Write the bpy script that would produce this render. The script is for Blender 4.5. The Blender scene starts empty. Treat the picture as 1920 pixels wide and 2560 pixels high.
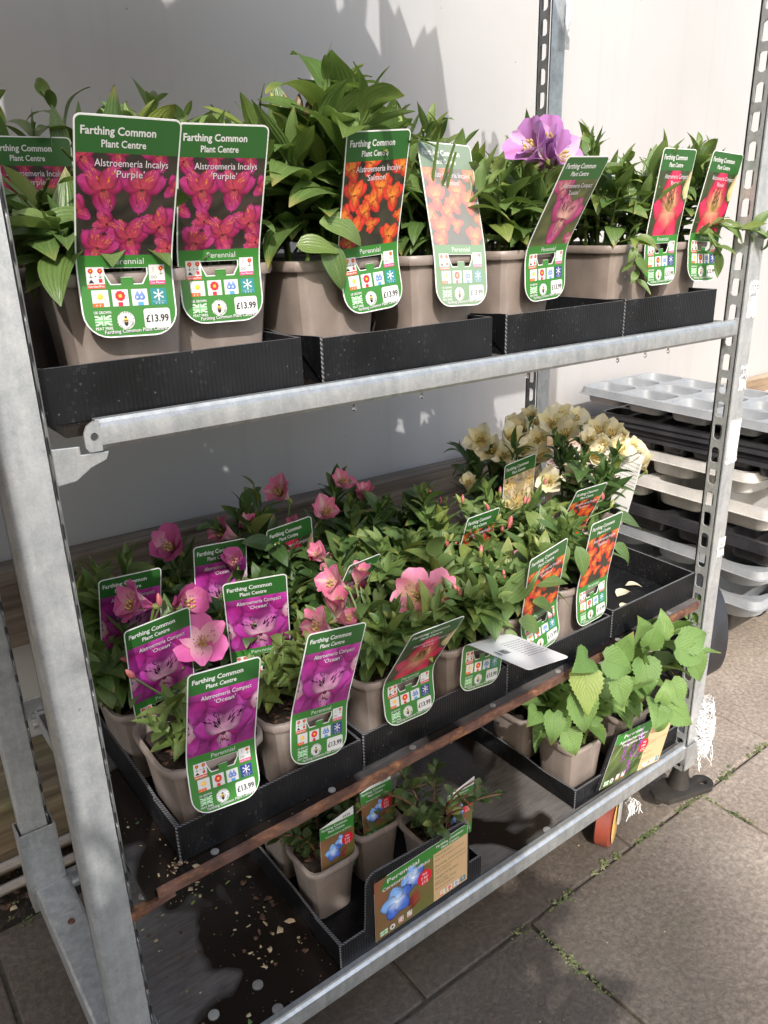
import bpy, bmesh, math, random
from mathutils import Vector, Matrix
from mathutils.geometry import tessellate_polygon, intersect_ray_tri
C = bpy.context.scene
COL = C.collection
PI = math.pi
V = Vector
# ------------------------------------------------------------------ camera, world, sun, exposure
CAM = V((-0.2002, -0.8761, 1.4400))
RX, UX, FX = V((.7973, -.6030, -.0277)), V((.2298, .2610, .9376)), V((.5581, .7539, -.3470))
cd = bpy.data.cameras.new('camera'); cam = bpy.data.objects.new('camera', cd); COL.objects.link(cam)
M3 = Matrix((RX.normalized(), UX.normalized(), -FX.normalized())).transposed()
cam.matrix_world = Matrix.Translation(CAM) @ M3.to_4x4()
cd.sensor_fit = 'HORIZONTAL'; cd.sensor_width = 36; cd.lens = 1967.6 / 1920 * 36
cd.clip_start = .02; cd.clip_end = 400
C.camera = cam
SUND = V((.60, 1.0, -.98)).normalized()
w = bpy.data.worlds.new('World'); C.world = w; w.use_nodes = True
nt = w.node_tree; sky = nt.nodes.new('ShaderNodeTexSky'); sky.sky_type = 'NISHITA'; sky.sun_disc = False
sky.sun_elevation = math.asin(-SUND.z); sky.sun_rotation = math.atan2(-SUND.x, -SUND.y)
sky.air_density = 1.3; sky.dust_density = 3.6; sky.ozone_density = 1.0
bg = nt.nodes['Background']; nt.links.new(sky.outputs[0], bg.inputs[0]); bg.inputs[1].default_value = .15
sl = bpy.data.lights.new('sun', 'SUN'); sl.energy = 2.0; sl.angle = math.radians(.55); sl.color = (1, .965, .92)
so = bpy.data.objects.new('sun', sl); COL.objects.link(so); so.rotation_euler = SUND.to_track_quat('-Z', 'Y').to_euler()
C.view_settings.view_transform = 'Standard'; C.view_settings.look = 'None'
C.view_settings.exposure = 1.15; C.view_settings.gamma = 1; C.view_settings.use_curve_mapping = False

def at(u, v, Y):            # point of the upright plane y = Y seen at (u, v) of a 1659-wide view
    u *= 1920 / 1659; v *= 1920 / 1659
    d = FX + RX * ((u - 960) / 1967.6) - UX * ((v - 1280) / 1967.6)
    return CAM + d * ((Y - CAM.y) / d.y)

# ------------------------------------------------------------------ materials
def mat(name, base=(.5, .5, .5), rough=.5, metal=0, spec=.5):
    m = bpy.data.materials.new(name); m.use_nodes = True
    b = m.node_tree.nodes['Principled BSDF']
    b.inputs['Base Color'].default_value = (*base, 1); b.inputs['Roughness'].default_value = rough
    b.inputs['Metallic'].default_value = metal; b.inputs['Specular IOR Level'].default_value = spec
    return m, m.node_tree, b
def N(t, typ, **kw):
    n = t.nodes.new(typ)
    for k, v in kw.items():
        if k.startswith('i_'): n.inputs[k[2:].replace('_', ' ')].default_value = v
        else: setattr(n, k, v)
    return n
def L(t, a, b): t.links.new(a, b)
def coords(t, kind='Object'): return N(t, 'ShaderNodeTexCoord').outputs[kind]
def mapped(t, src, scale=(1, 1, 1)):
    m = N(t, 'ShaderNodeMapping'); m.inputs['Scale'].default_value = scale; L(t, src, m.inputs['Vector']); return m.outputs[0]
def noise(t, src, scale, detail=4, rough=.6, dist=0):
    n = N(t, 'ShaderNodeTexNoise'); n.inputs['Scale'].default_value = scale; n.inputs['Detail'].default_value = detail
    n.inputs['Roughness'].default_value = rough; n.inputs['Distortion'].default_value = dist
    L(t, src, n.inputs['Vector']); return n.outputs['Fac']
def ramp(t, fac, stops, interp='LINEAR'):
    r = N(t, 'ShaderNodeValToRGB'); r.color_ramp.interpolation = interp
    e = r.color_ramp.elements
    while len(e) < len(stops): e.new(.5)
    for i, (p, c) in enumerate(stops):
        e[i].position = p; e[i].color = (*c, 1) if len(c) == 3 else c
    L(t, fac, r.inputs[0]); return r.outputs[0]
def g(v): return (v, v, v)
def mix(t, fac, a, b, mode='MIX'):
    m = N(t, 'ShaderNodeMix', data_type='RGBA', blend_type=mode)
    for s, x in ((0, fac), (6, a), (7, b)):
        if isinstance(x, (int, float)): m.inputs[s].default_value = x
        elif isinstance(x, tuple): m.inputs[s].default_value = (*x, 1)
        else: L(t, x, m.inputs[s])
    return m.outputs[2]
def math_(t, op, a, b=None):
    m = N(t, 'ShaderNodeMath', operation=op)
    for i, x in enumerate((a, b)):
        if x is None: continue
        if isinstance(x, (int, float)): m.inputs[i].default_value = x
        else: L(t, x, m.inputs[i])
    return m.outputs[0]
def bump(t, b, h, strength=.3, dist=.002, prev=None):
    n = N(t, 'ShaderNodeBump'); n.inputs['Strength'].default_value = strength; n.inputs['Distance'].default_value = dist
    L(t, h, n.inputs['Height'])
    if prev: L(t, prev, n.inputs['Normal'])
    L(t, n.outputs[0], b.inputs['Normal']); return n.outputs[0]
def vmask(t, src, scale, r0, r1, rnd=1.0):      # small round specks: 1 inside
    v = N(t, 'ShaderNodeTexVoronoi'); v.inputs['Scale'].default_value = scale; v.inputs['Randomness'].default_value = rnd
    L(t, src, v.inputs['Vector'])
    return ramp(t, v.outputs['Distance'], [(r0, g(1)), (r1, g(0))])

def make_materials():
    D = {}
    # galvanised steel
    m, t, b = mat('galvanised_steel', (.5, .52, .53), .42, .55); c = coords(t)
    n1 = noise(t, c, 38, 7, .7); n2 = noise(t, mapped(t, c, (60, 60, 9)), 1.0, 5, .6)
    v = N(t, 'ShaderNodeTexVoronoi'); v.inputs['Scale'].default_value = 90; L(t, c, v.inputs['Vector'])
    col = ramp(t, n1, [(.28, (.30, .32, .33)), (.5, (.47, .49, .50)), (.72, (.66, .67, .66))])
    col = mix(t, .35, col, ramp(t, n2, [(.3, (.3, .31, .32)), (.65, (.66, .66, .65))]))
    col = mix(t, .22, col, ramp(t, math_(t, 'FRACT', math_(t, 'MULTIPLY', v.outputs['Distance'], 3.0)), [(0, g(.25)), (1, g(.75))]), 'SOFT_LIGHT')
    dark = ramp(t, noise(t, c, 48, 5, .7), [(.27, g(1)), (.33, g(0))])
    scr = ramp(t, noise(t, mapped(t, c, (8, 90, 70)), 1, 3, .6), [(.68, g(0)), (.74, g(.6))])
    col = mix(t, scr, col, (.2, .2, .2)); col = mix(t, math_(t, 'MULTIPLY', dark, .7), col, (.11, .09, .08))
    L(t, col, b.inputs['Base Color']); L(t, ramp(t, n1, [(.3, g(.52)), (.7, g(.34))]), b.inputs['Roughness'])
    bump(t, b, n1, .12, .002); D['galv'] = m
    m2 = m.copy(); m2.name = 'bright_galvanised_steel'; D['galv2'] = m2
    for n in m2.node_tree.nodes:
        if n.type == 'BSDF_PRINCIPLED': n.inputs['Metallic'].default_value = .75
    # rusted steel
    m, t, b = mat('rusted_steel', (.2, .1, .06), .7, .2); c = coords(t)
    n1 = noise(t, mapped(t, c, (30, 60, 60)), 1, 6, .7); n2 = noise(t, c, 14, 5, .6)
    col = ramp(t, n1, [(.3, (.03, .016, .012)), (.5, (.115, .05, .03)), (.62, (.27, .12, .055)), (.75, (.42, .30, .21))])
    col = mix(t, ramp(t, n2, [(.45, g(0)), (.65, g(.75))]), col, (.13, .075, .065))
    L(t, col, b.inputs['Base Color']); bump(t, b, n1, .4, .002); D['rust'] = m
    # phenolic plywood shelf, wet in places
    m, t, b = mat('wet_plywood', (.03, .025, .02), .4); c = coords(t)
    n1 = noise(t, c, 6.0, 5, .55, .3); n2 = noise(t, mapped(t, c, (25, 160, 60)), 1, 4, .6); n3 = noise(t, c, 3.0, 3, .5, .5)
    wet = ramp(t, n3, [(.47, g(1)), (.50, g(0))])
    dry = ramp(t, n1, [(.3, (.06, .05, .046)), (.55, (.11, .10, .096)), (.75, (.17, .16, .155))])
    dry = mix(t, .3, dry, ramp(t, n2, [(.35, (.03, .024, .02)), (.65, (.16, .15, .14))]))
    col = mix(t, wet, dry, (.014, .010, .008))
    specks = vmask(t, c, 70, .05, .10)
    col = mix(t, math_(t, 'MULTIPLY', specks, .5), col, (.3, .24, .16))
    L(t, col, b.inputs['Base Color']); L(t, mix(t, wet, g(.6), g(.22)), b.inputs['Roughness'])
    bump(t, b, n2, .12, .001); D['ply'] = m
    # black corrugated plastic
    def black(name, ribs):
        m, t, b = mat(name, (.007, .0075, .009), .45, 0, .28); c = coords(t)
        n1 = noise(t, c, 9, 5, .6)
        dust = ramp(t, n1, [(.35, (.004, .0043, .005)), (.7, (.012, .0125, .0145))])
        sp = vmask(t, c, 95, .06, .13); sp = math_(t, 'MULTIPLY', sp, ramp(t, noise(t, c, 24, 2, .5), [(.45, g(0)), (.62, g(1))]))
        ring = N(t, 'ShaderNodeTexVoronoi'); ring.inputs['Scale'].default_value = 120; L(t, c, ring.inputs['Vector'])
        rg = ramp(t, ring.outputs['Distance'], [(.16, g(0)), (.22, g(1)), (.28, g(0))])
        rg = math_(t, 'MULTIPLY', rg, ramp(t, noise(t, c, 17, 3, .5), [(.48, g(0)), (.66, g(.6))]))
        col = mix(t, math_(t, 'MULTIPLY', sp, .55), dust, (.20, .20, .21)); col = mix(t, rg, col, (.13, .13, .14))
        L(t, col, b.inputs['Base Color'])
        L(t, ramp(t, n1, [(.3, g(.34)), (.7, g(.52))]), b.inputs['Roughness'])
        s = N(t, 'ShaderNodeSeparateXYZ'); L(t, c, s.inputs[0])
        xy = math_(t, 'ADD', s.outputs[0], s.outputs[1])
        rib = math_(t, 'SINE', math_(t, 'MULTIPLY', xy, 2 * PI / ribs))
        pb = bump(t, b, rib, .25, .0006); drop = vmask(t, mapped(t, c, (1, 1, .75)), 85, .10, .16)
        bump(t, b, drop, .25, .001, pb)
        return m
    D['black'] = black('black_corrugated_plastic', .0055)
    m, t, b = mat('fluted_plastic_edge', (.05, .05, .05), .5); c = coords(t)
    s = N(t, 'ShaderNodeSeparateXYZ'); L(t, c, s.inputs[0])
    xy = math_(t, 'ADD', math_(t, 'ADD', s.outputs[0], s.outputs[1]), s.outputs[2])
    rib = math_(t, 'SINE', math_(t, 'MULTIPLY', xy, 2 * PI / .0062))
    L(t, ramp(t, math_(t, 'MULTIPLY_ADD', rib, .5), [(.0, (.006, .006, .006)), (.35, (.012, .012, .012)), (.5, (.17, .17, .18))]), b.inputs['Base Color']); D['edge'] = m
    # pots
    m, t, b = mat('taupe_plastic', (.25, .205, .18), .42); c = coords(t)
    n1 = noise(t, c, 16, 5, .6); sp = vmask(t, c, 130, .05, .12); sp = math_(t, 'MULTIPLY', sp, ramp(t, noise(t, c, 20, 2, .5), [(.45, g(0)), (.6, g(1))]))
    col = ramp(t, n1, [(.3, (.195, .158, .138)), (.7, (.275, .228, .2))])
    s = N(t, 'ShaderNodeSeparateXYZ'); L(t, c, s.inputs[0])
    stain = ramp(t, noise(t, mapped(t, c, (50, 50, 4)), 1, 4, .6), [(.55, g(0)), (.75, g(1))])
    col = mix(t, math_(t, 'MULTIPLY', stain, .45), col, (.38, .33, .30))
    col = mix(t, math_(t, 'MULTIPLY', sp, .6), col, (.5, .45, .4))
    L(t, col, b.inputs['Base Color']); bump(t, b, vmask(t, c, 75, .08, .14), .2, .0012); D['pot'] = m
    # soil, bark
    m, t, b = mat('potting_soil', (.03, .02, .014), .85); c = coords(t); n1 = noise(t, c, 60, 6, .7)
    L(t, ramp(t, n1, [(.35, (.008, .006, .005)), (.6, (.04, .025, .017)), (.75, (.11, .06, .035))]), b.inputs['Base Color']); bump(t, b, n1, 1, .008); D['soil'] = m
    m, t, b = mat('bark_chip', (.1, .05, .03), .8); r = N(t, 'ShaderNodeObjectInfo').outputs['Random']
    c = coords(t); n1 = noise(t, c, 55, 4, .6)
    L(t, ramp(t, n1, [(.3, (.02, .012, .009)), (.5, (.085, .04, .022)), (.7, (.2, .11, .06))]), b.inputs['Base Color']); D['bark'] = m
    # wall
    m, t, b = mat('white_sheet_wall', (.7, .69, .68), .38, 0, .4); c = coords(t)
    n1 = noise(t, c, 1.6, 4, .5); st = noise(t, mapped(t, c, (14, 1, .35)), 1, 5, .6); fine = noise(t, mapped(t, c, (220, 1, 160)), 1, 3, .5)
    col = ramp(t, n1, [(.3, (.36, .354, .352)), (.7, (.405, .402, .401))])
    col = mix(t, math_(t, 'MULTIPLY', ramp(t, st, [(.55, g(0)), (.75, g(1))]), .4), col, (.31, .295, .28))
    col = mix(t, math_(t, 'MULTIPLY', vmask(t, c, 9, .014, .026), .8), col, (.16, .145, .13))
    col = mix(t, math_(t, 'MULTIPLY', ramp(t, noise(t, mapped(t, c, (3, 1, 1.6)), 1, 6, .7, 1.2), [(.63, g(0)), (.8, g(1))]), .25), col, (.33, .27, .2))
    scr = math_(t, 'MULTIPLY', ramp(t, noise(t, mapped(t, c, (130, 1, 1.2)), 1, 2, .5), [(.66, g(0)), (.72, g(1))]), ramp(t, noise(t, c, .8, 1, .5), [(.5, g(0)), (.62, g(1))]))
    col = mix(t, math_(t, 'MULTIPLY', scr, .35), col, (.32, .315, .31))
    L(t, col, b.inputs['Base Color']); bump(t, b, fine, .10, .0008); D['wall'] = m
    # timber
    def timber(name, a, bb, cc, moss=False):
        m, t, b = mat(name, a, .8); c = coords(t)
        n1 = noise(t, mapped(t, c, (1.6, 38, 38)), 1, 6, .65, .6); n2 = noise(t, c, 6, 4, .6)
        col = ramp(t, n1, [(.3, a), (.5, bb), (.7, cc)]); col = mix(t, .25, col, ramp(t, n2, [(.3, g(.05)), (.7, g(.5))]), 'SOFT_LIGHT')
        if moss: col = mix(t, ramp(t, noise(t, c, 9, 5, .6), [(.5, g(0)), (.7, g(.55))]), col, (.10, .115, .03))
        L(t, col, b.inputs['Base Color']); bump(t, b, n1, .6, .004); return m
    D['timber'] = timber('weathered_timber', (.05, .035, .025), (.15, .115, .085), (.25, .205, .16))
    D['sleeper'] = timber('mossy_timber', (.07, .05, .03), (.16, .12, .075), (.28, .22, .14), True)
    D['timber_pale'] = timber('pale_timber', (.16, .11, .07), (.32, .24, .16), (.45, .36, .26))
    m, t, b = mat('peeling_red_paint', (.6, .55, .5), .7); c = coords(t)
    n1 = noise(t, mapped(t, c, (9, 30, 9)), 1, 6, .75)
    L(t, ramp(t, n1, [(.42, (.62, .56, .50)), (.5, (.52, .40, .32)), (.55, (.20, .07, .05)), (.75, (.13, .045, .035))]), b.inputs['Base Color']); D['redpaint'] = m
    # paving
    m, t, b = mat('paving_concrete', (.12, .10, .085), .8); c = coords(t, 'Object')
    geo = N(t, 'ShaderNodeNewGeometry').outputs['Position']
    n1 = noise(t, geo, 3.2, 5, .6); n2 = noise(t, geo, 85, 6, .75); n3 = noise(t, geo, 1.25, 3, .45, .2)
    agg = N(t, 'ShaderNodeTexVoronoi'); agg.inputs['Scale'].default_value = 150; L(t, geo, agg.inputs['Vector'])
    col = ramp(t, n1, [(.25, (.21, .172, .142)), (.75, (.34, .295, .25))])
    col = mix(t, .55, col, ramp(t, n2, [(.32, (.12, .11, .10)), (.5, (.5, .48, .46)), (.66, (.95, .93, .90))]), 'OVERLAY')
    col = mix(t, math_(t, 'MULTIPLY', ramp(t, agg.outputs['Distance'], [(.1, g(1)), (.3, g(0))]), .25), col, (.36, .32, .27))
    s = N(t, 'ShaderNodeSeparateXYZ'); L(t, geo, s.inputs[0])
    # dampness plus soft shade painted into the slabs, darker towards the trolley
    dx = math_(t, 'MULTIPLY_ADD', s.outputs[0], -1.0); t.nodes[-1].inputs[2].default_value = 1.50
    dd = math_(t, 'ADD', math_(t, 'ADD', dx, math_(t, 'MULTIPLY', s.outputs[1], .55)), math_(t, 'MULTIPLY', math_(t, 'SUBTRACT', n3, .5), .38))
    damp_shade = ramp(t, dd, [(.0, g(0)), (.42, g(1))])
    col = mix(t, damp_shade, col, mix(t, .72, col, (.022, .016, .011)))
    col = mix(t, math_(t, 'MULTIPLY', ramp(t, noise(t, geo, 5, 5, .6), [(.58, g(0)), (.8, g(1))]), .35), col, (.06, .06, .025))
    L(t, col, b.inputs['Base Color']); L(t, mix(t, damp_shade, g(.85), g(.5)), b.inputs['Roughness']); bump(t, b, n2, .7, .004); D['slab'] = m
    m, t, b = mat('earth', (.03, .022, .015), .95); c = coords(t); n1 = noise(t, c, 40, 6, .7)
    L(t, ramp(t, n1, [(.3, (.012, .009, .007)), (.6, (.05, .035, .022)), (.8, (.10, .07, .045))]), b.inputs['Base Color']); bump(t, b, n1, 1, .02); D['earth'] = m
    m, t, b = mat('yard_concrete', (.34, .31, .28), .85); L(t, ramp(t, noise(t, coords(t), 3, 5, .6), [(.3, (.28, .25, .22)), (.7, (.40, .37, .33))]), b.inputs['Base Color']); D['yard'] = m
    m, t, b = mat('joint_sand', (.08, .066, .052), .95); L(t, ramp(t, noise(t, coords(t), 50, 5, .7), [(.3, (.045, .038, .03)), (.7, (.14, .12, .09))]), b.inputs['Base Color']); D['jsand'] = m
    m, t, b = mat('moss', (.09, .13, .03), .9); r = N(t, 'ShaderNodeTexNoise'); r.inputs['Scale'].default_value = 30; L(t, coords(t), r.inputs['Vector'])
    L(t, ramp(t, r.outputs['Fac'], [(.3, (.04, .06, .015)), (.5, (.10, .115, .045)), (.7, (.21, .21, .12))]), b.inputs['Base Color']); D['moss'] = m
    # leaves
    def leafmat(name, dark, light, vein, tr, veins='parallel', rough=.38):
        m, t, b = mat(name, dark, rough, 0, .5); uv = N(t, 'ShaderNodeUVMap').outputs[0]
        s = N(t, 'ShaderNodeSeparateXYZ'); L(t, uv, s.inputs[0]); u, vv = s.outputs[0], s.outputs[1]
        rnd = N(t, 'ShaderNodeObjectInfo').outputs['Random']
        col = mix(t, rnd, dark, light)
        nz = noise(t, coords(t), 35, 3, .5)
        au = math_(t, 'ABSOLUTE', math_(t, 'SUBTRACT', u, .5))
        if veins == 'parallel':
            vf = math_(t, 'SINE', math_(t, 'MULTIPLY', u, 2 * PI * 7)); vf = ramp(t, vf, [(.55, g(0)), (.95, g(1))])
            h = math_(t, 'SINE', math_(t, 'MULTIPLY', u, 2 * PI * 7))
        else:
            q = math_(t, 'SUBTRACT', math_(t, 'MULTIPLY', vv, 9.0), math_(t, 'MULTIPLY', au, 9.0))
            h = math_(t, 'SINE', math_(t, 'MULTIPLY', q, 2 * PI)); vf = ramp(t, h, [(.78, g(0)), (.97, g(1))])
            n5 = noise(t, mapped(t, uv, (26, 26, 1)), 1, 2, .5); h = math_(t, 'ADD', h, math_(t, 'MULTIPLY', n5, 1.5))
        mid = ramp(t, au, [(.0, g(1)), (.035, g(0))])
        col = mix(t, math_(t, 'MULTIPLY', vf, .28), col, vein); col = mix(t, math_(t, 'MULTIPLY', mid, .6), col, vein)
        col = mix(t, math_(t, 'MULTIPLY', ramp(t, nz, [(.35, g(1)), (.65, g(0))]), .3), col, tuple(x * .6 for x in dark))
        col = mix(t, math_(t, 'MULTIPLY', ramp(t, vv, [(.0, g(1)), (.22, g(0))]), .35), col, vein)
        old = math_(t, 'MULTIPLY', ramp(t, vv, [(.80, g(0)), (.97, g(1))]), ramp(t, math_(t, 'FRACT', math_(t, 'MULTIPLY', rnd, 13.7)), [(.6, g(0)), (.8, g(.8))])); col = mix(t, old, col, (.30, .25, .07))
        col = mix(t, math_(t, 'MULTIPLY', ramp(t, math_(t, 'FRACT', math_(t, 'MULTIPLY', rnd, 29.1)), [(.88, g(0)), (.97, g(1))]), .5), col, (.30, .33, .07))
        sp = vmask(t, mapped(t, uv, (1, 2.2, 1)), 11, .05, .10); sp = math_(t, 'MULTIPLY', sp, ramp(t, math_(t, 'FRACT', math_(t, 'MULTIPLY', rnd, 7.3)), [(.45, g(0)), (.6, g(1))]))
        col = mix(t, math_(t, 'MULTIPLY', sp, .35), col, (.35, .40, .28))
        L(t, col, b.inputs['Base Color']); pb = bump(t, b, h, .25 if veins == 'parallel' else .38, .001)
        bump(t, b, sp, .4, .001, pb)
        tl = N(t, 'ShaderNodeBsdfTranslucent'); L(t, mix(t, .5, col, tr), tl.inputs['Color'])
        mx = N(t, 'ShaderNodeMixShader'); mx.inputs[0].default_value = .28
        L(t, b.outputs[0], mx.inputs[1]); L(t, tl.outputs[0], mx.inputs[2])
        L(t, mx.outputs[0], t.nodes['Material Output'].inputs[0]); return m
    D['leaf'] = leafmat('alstroemeria_leaf', (.075, .145, .034), (.165, .25, .075), (.22, .30, .13), (.24, .38, .05))
    D['leaf_y'] = leafmat('young_leaf', (.13, .205, .05), (.21, .285, .09), (.27, .34, .13), (.3, .42, .06))
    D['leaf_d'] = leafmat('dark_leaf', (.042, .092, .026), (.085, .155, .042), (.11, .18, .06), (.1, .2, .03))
    D['leaf_a'] = leafmat('serrated_leaf', (.135, .25, .062), (.25, .38, .12), (.09, .17, .04), (.3, .45, .07), 'pinnate', .5)
    D['leaf_c'] = leafmat('small_glossy_leaf', (.045, .085, .025), (.10, .15, .05), (.16, .2, .09), (.15, .25, .05), 'pinnate', .35)
    for nm, c1 in (('stem', (.11, .17, .04)), ('stem_red', (.16, .07, .04))): D[nm] = mat(nm, c1, .5)[0]
    # petals
    def petal(name, tip, mid_, base, dash=None, stripe=None):
        m, t, b = mat(name, tip, .45, 0, .3); uv = N(t, 'ShaderNodeUVMap').outputs[0]
        s = N(t, 'ShaderNodeSeparateXYZ'); L(t, uv, s.inputs[0]); u, vv = s.outputs[0], s.outputs[1]
        nz = noise(t, mapped(t, uv, (9, 1.4, 1)), 1, 4, .6)
        col = ramp(t, vv, [(.05, base), (.45, mid_), (.85, tip)])
        col = mix(t, math_(t, 'MULTIPLY', ramp(t, nz, [(.4, g(0)), (.7, g(1))]), .4), col, base)
        au = math_(t, 'ABSOLUTE', math_(t, 'SUBTRACT', u, .5))
        if stripe:
            col = mix(t, math_(t, 'MULTIPLY', ramp(t, au, [(.04, g(1)), (.16, g(0))]), .75), col, stripe)
        if dash:
            v = N(t, 'ShaderNodeTexVoronoi'); v.inputs['Scale'].default_value = 1; L(t, mapped(t, uv, (10, 8, 1)), v.inputs['Vector'])
            d = ramp(t, v.outputs['Distance'], [(.2, g(1)), (.3, g(0))])
            d = math_(t, 'MULTIPLY', d, ramp(t, vv, [(.12, g(0)), (.25, g(1)), (.68, g(1)), (.8, g(0))]))
            d = math_(t, 'MULTIPLY', d, ramp(t, au, [(.3, g(1)), (.42, g(0))]))
            col = mix(t, d, col, dash)
        L(t, col, b.inputs['Base Color']); bump(t, b, nz, .25, .001)
        tl = N(t, 'ShaderNodeBsdfTranslucent'); L(t, col, tl.inputs['Color'])
        mx = N(t, 'ShaderNodeMixShader'); mx.inputs[0].default_value = .3
        L(t, b.outputs[0], mx.inputs[1]); L(t, tl.outputs[0], mx.inputs[2]); L(t, mx.outputs[0], t.nodes['Material Output'].inputs[0])
        return m
    D['magenta_o'] = petal('magenta_petal', (.62, .12, .36), (.66, .16, .40), (.5, .08, .25))
    D['magenta_i'] = petal('magenta_spotted_petal', (.64, .14, .38), (.78, .5, .55), (.7, .45, .4), (.08, .01, .03))
    D['pink_o'] = petal('pink_striped_petal', (.72, .13, .34), (.78, .30, .47), (.76, .60, .50), None, (.74, .56, .50))
    D['pink_i'] = petal('pink_spotted_petal', (.76, .15, .34), (.80, .46, .50), (.78, .66, .42), (.25, .02, .05))
    D['rose_o'] = petal('rose_petal', (.80, .27, .45), (.80, .34, .48), (.78, .5, .5))
    D['rose_i'] = petal('rose_spotted_petal', (.78, .2, .4), (.82, .62, .38), (.8, .68, .3), (.12, .02, .03))
    D['cream_o'] = petal('cream_petal', (.90, .86, .68), (.90, .84, .62), (.80, .74, .48), None, (.84, .74, .56))
    D['cream_i'] = petal('cream_spotted_petal', (.90, .84, .58), (.88, .78, .42), (.84, .70, .24), (.16, .05, .015))
    D['purple_o'] = petal('purple_petal', (.56, .26, .62), (.58, .28, .62), (.5, .2, .45), None, (.42, .16, .36))
    D['purple_i'] = petal('purple_spotted_petal', (.6, .34, .66), (.75, .6, .76), (.7, .5, .6), (.12, .03, .12))
    D['bud_b'] = mat('brown_bud', (.16, .11, .05), .5)[0]; D['bud_g'] = mat('green_bud', (.22, .25, .07), .5)[0]; D['bud_p'] = mat('pink_bud', (.45, .13, .13), .5)[0]
    D['anther'] = mat('anther', (.5, .38, .12), .6)[0]
    # print on card
    m, t, b = mat('printed_card', g(.8), .3, 0, .45); vc = N(t, 'ShaderNodeVertexColor'); vc.layer_name = 'Col'
    c = coords(t); L(t, vc.outputs[0], b.inputs['Base Color']); bump(t, b, vmask(t, c, 90, .05, .09), .25, .0008); D['print'] = m
    m, t, b = mat('card_white', (.70, .70, .69), .35); D['card'] = m
    m, t, b = mat('white_sticker', g(.7), .5); L(t, ramp(t, noise(t, coords(t), 60, 5, .7), [(.38, (.34, .35, .35)), (.5, g(.62)), (.7, g(.74))]), b.inputs['Base Color']); D['sticker'] = m
    # plastics for the stacked trays
    def plast(name, a, bb, rough=.45):
        m, t, b = mat(name, a, rough); c = coords(t)
        L(t, ramp(t, noise(t, c, 8, 5, .65), [(.3, a), (.7, bb)]), b.inputs['Base Color']); bump(t, b, noise(t, c, 60, 3, .6), .1, .001); return m
    D['tray_grey'] = plast('grey_tray_plastic', (.19, .205, .22), (.30, .315, .33)); D['tray_white'] = plast('pale_tray_plastic', (.36, .35, .33), (.55, .54, .52))
    D['tray_black'] = plast('black_tray_plastic', (.012, .012, .014), (.04, .04, .045), .3)
    D['rubber'] = plast('black_rubber', (.012, .012, .014), (.03, .03, .034), .5); D['red'] = plast('red_castor', (.17, .028, .018), (.27, .06, .03), .55)
    D['yellow'] = plast('worn_yellow', (.45, .25, .06), (.6, .42, .16), .6); D['net'] = mat('white_net', g(.72), .6)[0]
    D['black_iron'] = plast('black_iron', (.012, .011, .010), (.05, .045, .04), .35)
    D['pipe'] = plast('old_pipe', (.16, .14, .12), (.34, .31, .28), .45)
    D['rivet'] = plast('rivet_steel', (.12, .115, .11), (.34, .33, .31), .45)
    D['litter'] = mat('plant_litter', (.42, .33, .2), .8)[0]
    m, t, b = mat('water', (1, 1, 1), .02); b.inputs['Transmission Weight'].default_value = 1; b.inputs['IOR'].default_value = 1.33; D['water'] = m
    return D
MT = make_materials()

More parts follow.
